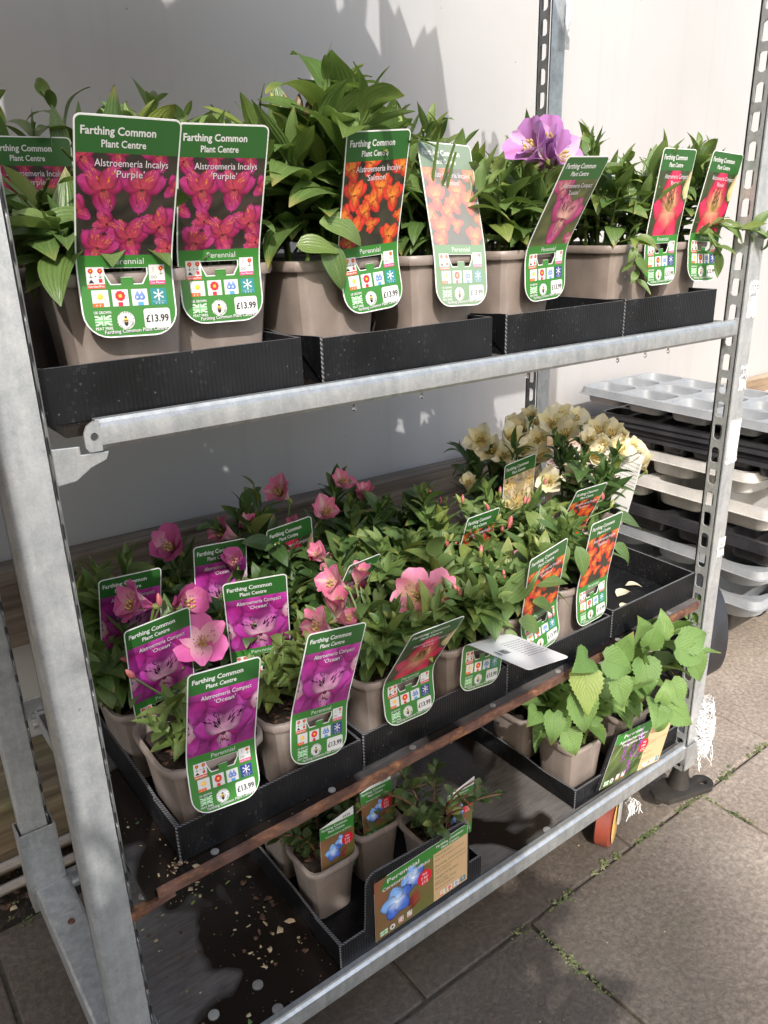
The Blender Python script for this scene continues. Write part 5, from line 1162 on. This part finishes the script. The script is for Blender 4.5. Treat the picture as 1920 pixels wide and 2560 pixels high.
for i, x in enumerate((.10, .27, .44, .60, .80, 1.0, 1.16)):
    plant('R%d' % i, ('back pot at the left end', 'back pot behind the two crimson labels', 'back pot behind the tallest plant', 'back pot behind the orange labels', 'back pot behind the purple blooms', 'back pot between purple blooms and red labels', 'back pot at the right end')[i] + ' of the upper shelf', x, .33 + .01 * (i % 2), ztop, '', .235 + .02 * (i % 3 == 1), 30 + i, nst=13, nlf=12, ll=(.06, .09), group=g2, leaves='a')
# middle shelf
g3 = 'potted plants of the middle shelf'
MH = .139
def mp(key, label, x, y, h, seed, **kw): return plant(key, label, x, y, zmid, kw.pop('style', ''), h, seed, H=MH, group=g3, **kw)
mp('F1', 'sparse plant with bare soil in the front left pot of the middle shelf', .162, .103, .11, 51, nst=5, nlf=10, ll=(.035, .06), leaves='y', soil_drop=.022)
mp('F2', 'pot with pale yellow green speckled leaves at the front of the middle shelf', .322, .106, .125, 52, nst=12, leaves='y', ll=(.035, .055))
mp('G1', 'pot with the wide open magenta bloom on the middle shelf', .153, .280, .15, 53, nst=8, ll=(.05, .075))
mp('G2', 'leafy pot in the second row behind the pale leaved plant', .325, .292, .15, 54, ll=(.04, .07), leaves='d')
mp('H1', 'leafy pot in the back left corner of the middle shelf', .150, .452, .20, 55, ll=(.05, .08))
mp('H2', 'back row pot with crimson bloom left of the violet label', .330, .450, .17, 56, ll=(.045, .07), leaves='d')
mp('I1', 'front pot with striped coral blooms behind the dark red label', .498, .104, .15, 57, nst=12, ll=(.045, .075))
mp('I2', 'front pot with the pair of open pink blooms on the middle shelf', .662, .095, .155, 58, nst=13, ll=(.05, .085), buds=2)
mp('K1', 'dark leaved pot in the middle of the second row', .490, .285, .17, 59, leaves='d', ll=(.05, .085))
mp('K2', 'second row pot with large dark green leaves behind the pink pair', .662, .270, .165, 60, leaves='a', ll=(.05, .08))
mp('L1', 'shaded back row pot carrying several pink blooms', .495, .455, .24, 61, leaves='d', ll=(.055, .09))
mp('L2', 'shaded back row pot right of the pink blooms near the wall', .668, .452, .20, 62, leaves='d', ll=(.05, .085))
mp('J1', 'leafy front pot under the folded white label', .820, .104, .155, 63, nst=13, ll=(.05, .085), buds=2)
mp('J2', 'front pot with broad drooping leaves beside the empty tray', .985, .120, .155, 64, nst=11, ll=(.055, .095))
mp('N1', 'second row pot with red buds behind the folded white label', .825, .280, .18, 65, ll=(.045, .075), buds=2)
mp('N2', 'second row pot of bright leaves in front of the cream blooms', 1.000, .292, .175, 66, nst=13, ll=(.045, .075), buds=2)
mp('O1', 'dim back row pot with one withered yellow bloom', .838, .455, .17, 67, leaves='d')
mp('Y1', 'pot with cream blooms left of the others at the back right', 1.125, .445, .26, 68, leaves='d', nst=9, ll=(.05, .08), spread=.5)
mp('Y2', 'pot with the right hand bunch of cream blooms beside the empty tray', 1.258, .285, .235, 69, leaves='d', nst=10, ll=(.05, .08), spread=.45)
# bottom trays
g4 = 'small pots in the bottom trays'
def sp(key, label, x, y, seed, **kw): return plant(key, label, x, y, zb, 'small', kw.pop('h', .13), seed, W=.113, B=.078, H=.130, leaves='c', nst=kw.pop('nst', 10), nlf=17, ll=(.02, .034), spread=1.0, group=g4, **kw)
sp('S1', 'small pot with blue flower label at the front left of the bottom tray', .390, .150, 81)
sp('S2', 'small pot with trailing stems in the middle of the bottom tray', .510, .170, 82)
sp('S3', 'small pot with sprawling reddish twigs behind the blue flower card', .598, .070, 83, h=.15, nst=11)
sp('S4', 'small pot behind the front left one in the bottom tray', .388, .275, 84)
sp('S5', 'small pot deep under the middle shelf with a hidden label', .60, .285, 85)
sp('S6', 'small pot in the dark back row of the bottom tray', .495, .300, 86)
def ap(key, label, x, y, seed, **kw): return plant(key, label, x, y, zb, 'serrated', kw.pop('h', .26), seed, W=.13, B=.10, H=.128, leaves='g', nst=kw.pop('nst', 5), nlf=9, ll=(.055, .095), spread=.9, group=g4, **kw)
ap('P1', 'pot with big serrated leaves in the front of the bottom right tray', 1.035, .098, 91, lean=(.15, -.05), nst=5)
ap('P2', 'pot with tall serrated shoots by the right post on the bottom tray', 1.21, .100, 92, h=.33, lean=(.20, -.20), nst=7)
ap('P3', 'pot half hidden at the left of the bottom right tray', 1.03, .245, 93, nst=4, h=.2)
ap('P4', 'back pot of serrated leaves at the right of the bottom tray', 1.20, .26, 94, nst=6, h=.33)
# flowers: (plant, kind, u, v, depth, facing, size, opening)
FC = lambda p: (CAM - p).normalized()
FL = [('G1', 'magenta', 433, 1385, .17, (0, 0, .25), .052, 1.35), ('G1', 'magenta', 292, 1302, .25, (-.6, .3, .1), .05, .85), ('G1', 'magenta', 398, 1303, .26, (.7, .2, .2), .05, .35), ('H2', 'magenta', 368, 1180, .42, (-.4, .1, .4), .05, .85),
      ('H2', 'magenta', 503, 1215, .34, (.0, .0, 1.5), .035, .35), ('L1', 'pink', 485, 1150, .42, (-.7, 0, .4), .05, .85), ('L1', 'pink', 530, 1140, .43, (.4, 0, .7), .048, .35), ('L1', 'pink', 605, 1062, .46, (-.4, -.1, .5), .055, .85),
      ('L1', 'pink', 700, 1105, .42, (.2, -.1, .5), .055, .85), ('L1', 'pink', 642, 1142, .40, (-.3, .2, .1), .048, .85), ('L2', 'pink', 785, 1068, .45, (.2, .3, .9), .05, .35), ('L1', 'pink', 735, 1040, .49, (.3, .1, .4), .045, .85),
      ('K1', 'pink', 690, 1200, .30, (-.5, 0, .8), .045, .35), ('K1', 'pink', 715, 1225, .29, (.1, .5, .2), .04, .85),
      ('I1', 'pink', 722, 1258, .16, (-.5, .1, .3), .05, .85), ('I1', 'pink', 775, 1240, .16, (.3, 0, 1.4), .042, .35), ('I1', 'pink', 728, 1305, .14, (.1, .3, 1.0), .055, .35), ('I1', 'pink', 690, 1352, .10, (-.6, 0, .4), .05, .85), ('I1', 'pink', 742, 1335, .10, (.6, .2, .2), .04, .35),
      ('I2', 'rose', 898, 1285, .10, (-.3, 0, .3), .052, 1.35), ('I2', 'rose', 948, 1282, .10, (.55, .1, .25), .055, .85), ('J1', 'rose', 1118, 1232, .13, (.6, .2, .3), .05, .85),
      ('C1', 'purple', 1150, 318, .06, (-.6, .2, .7), .062, .85), ('C1', 'purple', 1205, 338, .06, (.8, -.1, .5), .062, .85), ('C1', 'purple', 1180, 305, .09, (.1, .5, .7), .055, .35)]
for u, v, Y in ((1062, 975, .42), (1040, 950, .44), (1085, 985, .41), (1100, 945, .42), (1125, 930, .42), (1130, 970, .40), (1150, 905, .44), (1160, 950, .41), (1105, 915, .45), (1165, 985, .40)):
    FL.append(('Y1', 'cream', u, v, Y, (random.Random(u).uniform(-.7, .5), 0, random.Random(v).uniform(.1, .9)), .060, (.85, .35, .85)[u % 3]))
for u, v, Y in ((1190, 915, .40), (1205, 900, .41), (1235, 905, .40), (1255, 915, .40), (1220, 935, .38), (1270, 955, .30), (1295, 930, .30), (1320, 935, .29), (1345, 945, .28), (1300, 965, .28), (1335, 970, .27), (1360, 965, .28), (1375, 990, .27), (1280, 985, .28), (1250, 1030, .28), (1385, 1000, .26)):
    FL.append(('Y2', 'cream', u, v, Y, (random.Random(u).uniform(-.6, .8), 0, random.Random(v).uniform(.1, 1.0)), .060, (.85, .35, .85)[u % 3]))
FL += [('O1', 'cream', 1010, 1045, .43, (.0, .2, 1.0), .045, .35), ('Y1', 'cream', 1185, 1040, .34, (0, 0, .1), .055, .85), ('Y1', 'cream', 1100, 1090, .33, (-.4, .3, .1), .04, .35)]
rg = random.Random(8)
for key, kind, u, v, Y, fo, sz, op in FL:
    p = at(u, v, Y); t = PLANTS[key]; face = FC(p) * (.8 if kind not in ('pink',) else .55) + RX * fo[0] * 1.2 + V((0, 0, 1)) * fo[2] + V((0, 1, 0)) * fo[1] * .5
    flower(t, kind, p, face, sz * (1.32 if kind in ('rose', 'magenta') else 1.2), op, rg)
    zs = ORG[t.name].z + (.150 if key[0] in 'ABCDE' else .139) - .02; b0 = V((ORG[t.name].x + rg.uniform(-.03, .03), ORG[t.name].y + rg.uniform(-.03, .03), zs)); e = p - face.normalized() * sz * .7
    m = MB(); c_ = V((e.x * .6 + b0.x * .4, e.y * .6 + b0.y * .4, b0.z + (e.z - b0.z) * .7)); m.tube([b0.lerp(c_, q / 3).lerp(c_.lerp(e, q / 3), q / 3) for q in range(4)], .0022, 5); m.build('stem', MT['stem'], t, smooth=True, fix=False)
for key, u, v, Y, mt, d, sz in (('B1', 645, 255, .13, 'bud_b', (.1, 0, 1), .03), ('B1', 662, 262, .12, 'bud_b', (.3, 0, 1), .032), ('B1', 632, 252, .14, 'bud_b', (-.4, 0, 1), .03), ('B1', 675, 255, .15, 'bud_p', (.5, 0, 1), .026), ('B1', 600, 250, .16, 'bud_g', (-.3, 0, 1), .03),
    ('N1', 1098, 1142, .20, 'bud_p', (.2, -.1, 1), .03), ('N1', 1085, 1152, .19, 'bud_p', (-.2, -.1, 1), .022), ('N2', 1302, 1080, .18, 'bud_p', (-.3, 0, 1), .026), ('N2', 1318, 1098, .18, 'bud_g', (.5, 0, 1), .024), ('I2', 850, 1340, .05, 'bud_g', (-.3, -.3, 1), .024), ('I2', 838, 1335, .06, 'bud_g', (-.5, -.1, .8), .02), ('J1', 1075, 1290, .05, 'bud_g', (0, -.2, 1), .03),
    ('F1', 290, 1465, .12, 'bud_p', (-.5, -.2, .9), .024), ('G1', 345, 1310, .24, 'bud_p', (0, 0, 1), .024), ('D1', 1385, 410, .10, 'bud_g', (-.3, 0, 1), .026), ('G1', 300, 1425, .20, 'bud_p', (-.9, 0, .4), .03)):
    t = PLANTS[key]; q = at(u, v, Y); bud(t, mt, q, V(d), sz); b0 = V((ORG[t.name].x, ORG[t.name].y, q.z - .07)); m = MB(); m.tube([b0, b0.lerp(q, .6) - V((0, 0, .006)), q], .0016, 4); m.build('stem', MT['stem'], t, smooth=True, fix=False)
# shoots that hang over rims
def shoot(key, pts, n, ll, seed, fam_='a', mt='stem', w_=1.0):
    t = PLANTS[key]; rg = random.Random(seed); P = [V(p) for p in pts]; org = ORG[t.name]
    def B_(q):
        q *= len(P) - 1; i = min(int(q), len(P) - 2); return P[i].lerp(P[i + 1], q - i)
    m = MB(); m.tube([B_(q / 8) for q in range(9)], .0024, 5); m.build('stem', MT[mt], t, smooth=True, fix=False)
    for li in range(n):
        q = .15 + .85 * (li + .5) / n; p = B_(q); ax = (B_(min(1, q + .08)) - B_(max(0, q - .08))).normalized(); e1 = ax.orthogonal().normalized(); e2 = ax.cross(e1); aa = li * 2.4 + seed; rad = e1 * math.cos(aa) + e2 * math.sin(aa); el = rg.uniform(.5, 1.1)
        link('leaf', LF[fam_][rg.randrange(len(LF[fam_]))], t, basis(ax * math.cos(el) + rad * math.sin(el), V((-.3, -.5, .8)), rg.uniform(*ll), p - org, w_))
def pl(key, u, v, Y, d, n, s, fam_='a', w_=1.0, i=0):
    s *= .92 if fam_ == 'g' else 1      # one leaf placed where a big single leaf shows
    t = PLANTS[key]; link('leaf', LF[fam_][i], t, basis(V(d), V(n), s, at(u, v, Y) - ORG[t.name], w_))
shoot('D1', [(1.06, .08, 1.39), (1.05, .035, 1.40), (1.05, .03, 1.36), (1.052, .028, 1.325)], 12, (.03, .048), 4)
shoot('E1', [(1.27, .10, 1.40), (1.30, .03, 1.415), (1.36, -.02, 1.40), (1.42, -.03, 1.385)], 16, (.04, .065), 7)
shoot('E1', [(1.25, .08, 1.40), (1.25, .02, 1.40), (1.27, .0, 1.36)], 6, (.04, .06), 9)
pl('B1', 700, 520, .045, (.25, -.25, -.9), (-.2, -.9, .2), .07, 'a', 1.2, 0)
pl('B1', 690, 480, .04, (.9, -.3, -.25), (-.2, -.6, .7), .075, 'a', 1.25, 2)
pl('B1', 640, 530, .05, (.8, -.4, -.1), (-.2, -.7, .6), .06, 'y', 1.1, 0)
pl('B1', 560, 395, .09, (-.95, -.25, .1), (0, -.3, 1), .085, 'a', .9, 1)
pl('B1', 560, 345, .10, (-.9, -.1, .45), (0, -.5, 1), .09, 'a', .9, 3)
pl('J2', 1330, 1120, .13, (.9, -.25, -.35), (0, -.4, 1), .09, 'a', 1.5, 0); pl('J2', 1325, 1180, .10, (.7, -.4, -.6), (-.1, -.5, 1), .075, 'a', 1.4, 2); pl('J2', 1245, 1180, .02, (.05, -.4, -.9), (-.1, -1, .3), .065, 'a', 1.4, 0); pl('J2', 1215, 1170, .02, (-.15, -.3, -.95), (-.1, -1, .2), .055, 'a', 1.1, 0)
pl('J1', 1150, 1265, .0, (1, -.25, -.05), (0, -.4, 1), .085, 'a', 1.0, 0); pl('J1', 1085, 1300, .02, (.6, -.2, .55), (-.3, -.8, .5), .10, 'a', 1.25, 1); pl('J1', 1150, 1300, .0, (.9, -.3, -.5), (0, -.4, 1), .075, 'a', 1.1, 2)
pl('J1', 1095, 1360, .0, (.2, -.3, -.9), (-.2, -1, .2), .05, 'a', 1.3, 0); pl('J1', 1120, 1340, .0, (.8, -.3, -.5), (-.2, -.7, .7), .06, 'a', 1.4, 0)
for u, v, Y, d, s, i in ((1260, 1445, -.03, (-.25, -.35, -.8), .10, 0), (1245, 1500, -.03, (.15, -.3, -.95), .11, 1), (1330, 1465, -.04, (.15, -.35, -.95), .085, 1), (1305, 1425, -.03, (.75, -.35, -.45), .09, 2), (1270, 1420, -.03, (-.9, -.25, .05), .085, 0), (1420, 1520, -.06, (-.75, -.5, -.1), .085, 2), (1440, 1525, -.06, (.65, -.35, -.65), .095, 0), (1425, 1515, -.07, (.25, -.2, .85), .06, 3), (1420, 1530, -.07, (-.15, -.45, -.85), .075, 3), (1460, 1400, -.05, (.8, -.3, -.5), .10, 0), (1430, 1375, -.03, (.1, .1, .9), .07, 1), (1400, 1395, -.03, (.2, -.2, .8), .075, 1), (1490, 1420, -.05, (.5, -.3, -.9), .10, 1), (1330, 1420, -.02, (.2, -.3, .8), .08, 0), (1390, 1425, .0, (-.2, -.4, -.7), .09, 2), (1195, 1540, -.0, (-.3, -.3, -.7), .075, 1), (1225, 1580, -.02, (.2, -.3, -.9), .07, 2), (1160, 1535, .02, (-.8, -.3, -.1), .06, 0), (1380, 1380, -.02, (-.3, -.2, .7), .085, 2), (1450, 1470, -.05, (.1, -.3, -.8), .08, 0), (1475, 1390, -.05, (.9, -.2, .1), .085, 2)):
    pl('P2' if u > 1340 else 'P1', u, v, Y, d, (-.35, -.75, .65), s, 'g', 1.0, i)
# reverse of a label seen at the right of the cream blooms
bq = [at(1318, 1090, .30), at(1356, 1108, .245), at(1392, 985, .235), at(1345, 965, .29)]
b = MB(); n_ = (bq[1] - bq[0]).cross(bq[3] - bq[0]).normalized(); b.add([p for p in bq] + [p + n_ * .001 for p in bq], [(0, 3, 2, 1), (4, 5, 6, 7), (0, 1, 5, 4), (1, 2, 6, 5), (2, 3, 7, 6), (3, 0, 4, 7)])
o = tag(b.build('plant_label', MT['card']), 'label turned round so its pale back faces out right of the cream blooms', 'plant label', 'green plant labels clipped to pot rims')
Pb = Pr(); Pb.text('lettering', 'Alstroemeria', .047, .118, -.0062, BK, 1, .015, -.035)
for i in range(7): Pb.text('lettering', 'hardy perennial for the border', .047, .070 - .008 * i, -.0045, BK, 1, .0, -.040)
vs, fs, cs = Pb.parts['lettering']; wq, hq = .05, .125
pts = [bq[0].lerp(bq[1], min(1, max(0, x / wq))).lerp(bq[3].lerp(bq[2], min(1, max(0, x / wq))), 1 - min(1, max(0, y / hq))) + n_ * .0016 for x, y, _ in vs]
c = bpy.data.objects.new('lettering', colmesh('lettering', pts, fs, cs, MT['print'])); COL.objects.link(c); c.parent = o; c['kind'] = 'stuff'
# ------------------------------------------------------------------ pots of the highest shelf, then unseen screen and shrubs added to block light
for i, (x, y, h) in enumerate(((.00, .42, .34), (.25, .40, .16), (.50, .43, .33), (.73, .42, .30), (.87, .40, .26), (.99, .42, .05))):
    plant('U%d' % i, ('first', 'second', 'third', 'fourth', 'fifth', 'last')[i] + ' broad leaved pot from the left on the highest shelf', x, y, zupp, 'upright', h, 120 + i, nst=5, nlf=4, ll=(.30, .44), spread=.16, group='broad leaved plants of the highest shelf')
scr = thing('timber_screen', 'raised boarded timber screen on two posts at the left end of the trolley', 'screen', (-.47, .45, 0))  # added out of view to keep sun and sky light off the wall
for k in range(-5, 9): b = MB(); b.box(-.48, -.46, -.08 + .125 * k, -.08 + .125 * k + .118, .95, 2.65); b.build('board', MT['timber'], scr, bevel=.002)  # boards of the added light-blocking screen
for y in (-.68, .98): b = MB(); b.box(-.56, -.522, y, y + .05, 0, 2.6); b.build('post', MT['timber'], scr)  # posts of the added light-blocking screen
for z in (1.1, 2.4): b = MB(); b.box(-.52, -.481, -.70, 1.04, z, z + .08); b.build('cross_rail', MT['timber'], scr)  # rails of the added light-blocking screen
for i, x in enumerate((-1.15, -.87, -.61, -.42, -.34)):  # shrubs added behind the camera to shade the left of the trolley
    plant('W%d' % i, ('leftmost', 'second', 'middle', 'fourth', 'rightmost')[i] + ' leafy shrub standing in the row across the aisle', x, -1.60 + .06 * (i % 2), lambda x: .0, '', 2.5 - .2 * (i == 4), 140 + i, nst=12, nlf=22, ll=(.18, .28), spread=.10, group='shrubs across the aisle', W=.22, B=.17, H=.2)  # added unseen row, there for its shade
for i, x in enumerate((-2.1, -1.85, -1.6, -1.4)):  # taller shrubs added out of view to stop sun from the left
    plant('X%d' % i, ('leftmost', 'second', 'third', 'rightmost')[i] + ' tall leafy shrub standing on the ground across the aisle', x, -1.62 + .08 * (i % 2), lambda x: .0, '', 2.9 + .12 * (i % 3), 170 + i, nst=14, nlf=24, ll=(.24, .36), spread=.12, group='tall shrubs across the aisle', W=.32, B=.26, H=.3)  # added unseen, there to block sun
# ------------------------------------------------------------------ stacked cell trays at the right
def cell_tray(label, x0, y0, z, lx, ly, nx, ny, depth, mt, skirt=.018, tilt=(0, 0), rz=0, sh='box', group='plastic cell trays in the stacks'):
    cx, cy = x0 + lx / 2, y0 + ly / 2; t = thing('cell_tray', label, 'cell tray', (cx, cy, z), group); t.rotation_euler = (tilt[0], tilt[1], rz)
    px, py = lx / nx, ly / ny; holes = []; cells = MB()
    for i in range(nx):
        for j in range(ny):
            hx, hy = cx - lx / 2 + px * (i + .5), cy - ly / 2 + py * (j + .5); w_, h_ = px * .84, py * .84; r = min(w_, h_) * (.48 if sh == 'round' else .22)
            holes.append(rect(w_, h_, r, 4, hx, hy)[::-1]); R_ = lambda f, zz: [(p[0], p[1], zz) for p in rect(w_ * f, h_ * f, r * f, 4, hx, hy)]
            cells.loft([R_(1, z), R_(.97, z - depth * .15), R_(.88, z - depth + .006), R_(.82, z - depth)], 0, False, True)
    m = MB(); m.prism(rect(lx, ly, .035, 5, cx, cy), z - .002, z, 'z', 0, holes)
    m.loft([[(p[0], p[1], z - .001) for p in rect(lx, ly, .035, 5, cx, cy)], [(p[0], p[1], z - skirt) for p in rect(lx + .012, ly + .012, .038, 5, cx, cy)], [(p[0], p[1], z - skirt) for p in rect(lx + .024, ly + .024, .04, 5, cx, cy)], [(p[0], p[1], z - skirt - .002) for p in rect(lx + .024, ly + .024, .04, 5, cx, cy)], [(p[0], p[1], z - skirt - .001) for p in rect(lx + .008, ly + .008, .036, 5, cx, cy)]], 0, False, False)
    m.build('tray_rim', mt, t, smooth=35); cells.build('cells', mt, t, smooth=35); return t
X = 2.08
T_ = MT
crate = thing('low_dolly', 'dark low dolly under the stack of cell trays', 'dolly', (2.36, .54, 0))
b = MB(); b.box(2.2, 2.55, .36, .82, .06, .15); b.build('platform', MT['black_iron'], crate, bevel=.01)
for x in (2.24, 2.5):
    for y in (.42, .76): b = MB(); b.tube([(x - .012, y, .03), (x + .012, y, .03)], .03, 16); b.build('wheel', MT['rubber'], crate, smooth=40)
cell_tray('grey cell tray at the very bottom of the stack', X - .03, .22, .265, .42, .66, 2, 3, .085, T_['tray_grey'], .026, (0, .03), .04, 'round')
cell_tray('grey tray with rounded pockets second from the bottom of the stack', X - .02, .20, .385, .42, .68, 2, 3, .08, T_['tray_grey'], .024, (0, -.02), -.03, 'round')
cell_tray('black tray with shiny dents in the middle of the stack', X - .03, .18, .478, .46, .76, 2, 4, .085, T_['tray_black'], .03, (.01, .01), .01)
cell_tray('lower of two pale trays in the stack', X - .01, .22, .580, .42, .66, 2, 3, .085, T_['tray_white'], .028, (.02, .0), .03)
cell_tray('upper of two pale trays in the stack', X + .0, .28, .672, .42, .62, 2, 3, .08, T_['tray_white'], .026, (-.015, .02), -.05)
for i in range(4): cell_tray(('lowest', 'second', 'third', 'topmost')[i] + ' of four nested black trays near the top of the stack', X + .005 * (i % 2), .19 + .006 * i, .722 + .0175 * i, .44, .68, 4, 6, .05 if i == 0 else .02, T_['tray_black'], .014, (0, .01), .01 * (i % 2))
cell_tray('grey cell tray lying tilted on top of the stack', X - .02, .12, .848, .44, .84, 3, 5, .055, T_['tray_grey'], .022, (.028, .02), .03)
for i, (z, mt, lab) in enumerate(((.18, 'tray_black', 'black tray at the foot of the second stack'), (.32, 'tray_grey', 'grey tray low in the second stack behind'), (.47, 'tray_white', 'pale tray low in the second stack behind'), (.60, 'tray_white', 'pale tray high in the second stack behind'), (.70, 'tray_white', 'pale tray on top of the second stack behind'))):
    cell_tray(lab, 2.62, -.12 + .03 * i, z, .42, .66, 2, 3, .09, T_[mt], .026, (.01 * (i % 2), 0), .08 - .05 * i)
# round black tub lying on its side between trolley and trays
tub = MB(); ax = V((.75, -.66, -.02)).normalized(); e1 = ax.cross(V((0, 0, 1))).normalized(); e2 = e1.cross(ax); c0 = V((1.60, .205, .36))
def ring(o_, r): return [c0 + ax * o_ + (e1 * math.cos(2 * PI * k / 36) + e2 * math.sin(2 * PI * k / 36)) * r for k in range(36)]
tub.loft([ring(.05, .04), ring(.03, .10), ring(.0, .128), ring(-.012, .14), ring(-.006, .148), ring(.05, .150), ring(.062, .142), ring(.10, .12), ring(.11, .04)], 0, True, True)
tag(tub.build('rubber_wheel', MT['rubber'], smooth=40), 'black round rubber wheel standing behind the right front post', 'wheel')
wst = thing('wheel_stand', 'dark foot under the black rubber wheel', 'stand', (1.66, .24, 0)); b = MB(); b.box(1.57, 1.72, .16, .26, 0, .212); b.build('block', MT['black_iron'], wst, bevel=.01)
# netting
rg = random.Random(12); b = MB()
for i in range(270):
    z = rg.uniform(.16, .31); a = rg.uniform(0, 2 * PI); p = V((1.415, -.008, z)); pts = []
    rr = .012 + .020 * math.sin(PI * (z - .14) / .19)
    for q in range(6):
        a += rg.uniform(.2, .7); z2 = z + rg.uniform(-.012, .012) - .003 * q; pts.append((1.418 + rr * math.cos(a) * rg.uniform(.75, 1.1), -.010 + rr * .8 * math.sin(a) * rg.uniform(.75, 1.1), z2))
    b.tube(pts, .0007, 3, 0, False)
for i in range(26):
    x = 1.42 + rg.uniform(-.025, .03); y = -.012 + rg.uniform(-.02, .02); z = rg.uniform(.16, .2); pts = [(x, y, z)]
    for q in range(5): pts.append((pts[-1][0] + rg.uniform(-.008, .01), pts[-1][1] + rg.uniform(-.007, .007), pts[-1][2] - rg.uniform(.006, .014)))
    b.tube(pts, .0009, 3, 0, False)
o = tag(b.build('netting', MT['net'], fix=False), 'bundle of frayed white netting hanging on the foot of the right front post', 'netting')
b = MB()
for i in range(30):
    pts = [(1.185 + rg.uniform(-.006, .01), .02 + rg.uniform(-.01, .01), .105 - .003 * rg.random())]
    for q in range(5): pts.append((pts[-1][0] + rg.uniform(-.007, .007), pts[-1][1] + rg.uniform(-.006, .006), pts[-1][2] - rg.uniform(.003, .012)))
    b.tube(pts, .0009, 3, 0, False)
tag(b.build('netting', MT['net'], fix=False), 'short tuft of white netting caught beside the red castor', 'netting')
# loose things: petals on the empty tray, debris on the boards, drops under the rails
for i, (u, v, Y, a, sz) in enumerate(((1362, 1280, .12, .3, .05), (1385, 1276, .12, -.4, .04), (1352, 1300, .09, .9, .04))):
    o = link('fallen_petal', petals('cream')[.85][0][i % 3]); p = at(u, v, Y); p.z = zmid(1.2) + .0085; o.matrix_basis = Matrix.Translation(p) @ Matrix.Rotation(a + 1.2, 4, 'Z') @ Matrix.Rotation(-.9, 4, 'X') @ Matrix.Scale(sz, 4)
    tag(o, ('cream petal lying deepest on the empty half of the tray', 'cream petal lying on top of another in the tray', 'cream petal lying nearest the front in the tray')[i], 'petal')
chips('base_debris', 110, lambda r: ((lambda x, y: (x, y, .198))(r.uniform(.03, .33), r.uniform(.02, .5))), [MT['litter'], MT['bark'], MT['bark'], MT['leaf']], (.003, .016), rg)
chips('base_debris', 12, lambda r: (r.gauss(.23, .02), r.gauss(.11, .02), .198), [MT['litter'], MT['bark']], (.006, .022), rg)
chips('base_debris', 26, lambda r: (r.gauss(.285, .025), r.gauss(.20, .04), .198), [MT['bark'], MT['litter']], (.006, .024), rg)
chips('base_debris', 20, lambda r: (r.gauss(.21, .03), r.gauss(.35, .03), .198), [MT['litter'], MT['leaf_y']], (.005, .016), rg)
chips('shelf_debris', 34, lambda r: (r.gauss(.075, .012), r.gauss(.02, .006), zmid(.07) + .001), [MT['litter'], MT['bark']], (.004, .014), rg)
chips('shelf_debris', 26, lambda r: (r.uniform(.045, .08), r.uniform(.05, .5), zmid(.06) + .001), [MT['litter'], MT['leaf_d'], MT['bark']], (.004, .012), rg)
b = MB()
for x, z, Y in [(x, ztop(x) - .0325, -.004) for x in (.40, .52, .74, .97, 1.05, 1.12)] + [(x, zmid(x) - .021, .004) for x in (.585, .3, .9)]:
    b.loft([[(x + r * math.cos(2 * PI * k / 8), Y + r * math.sin(2 * PI * k / 8), z + h) for k in range(8)] for r, h in ((.0005, .004), (.0022, .0), (.003, -.0035), (.0022, -.006), (.0003, -.0072))], 0, True, True)
o = b.build('water_drops', MT['water'], smooth=True); o['kind'] = 'stuff'
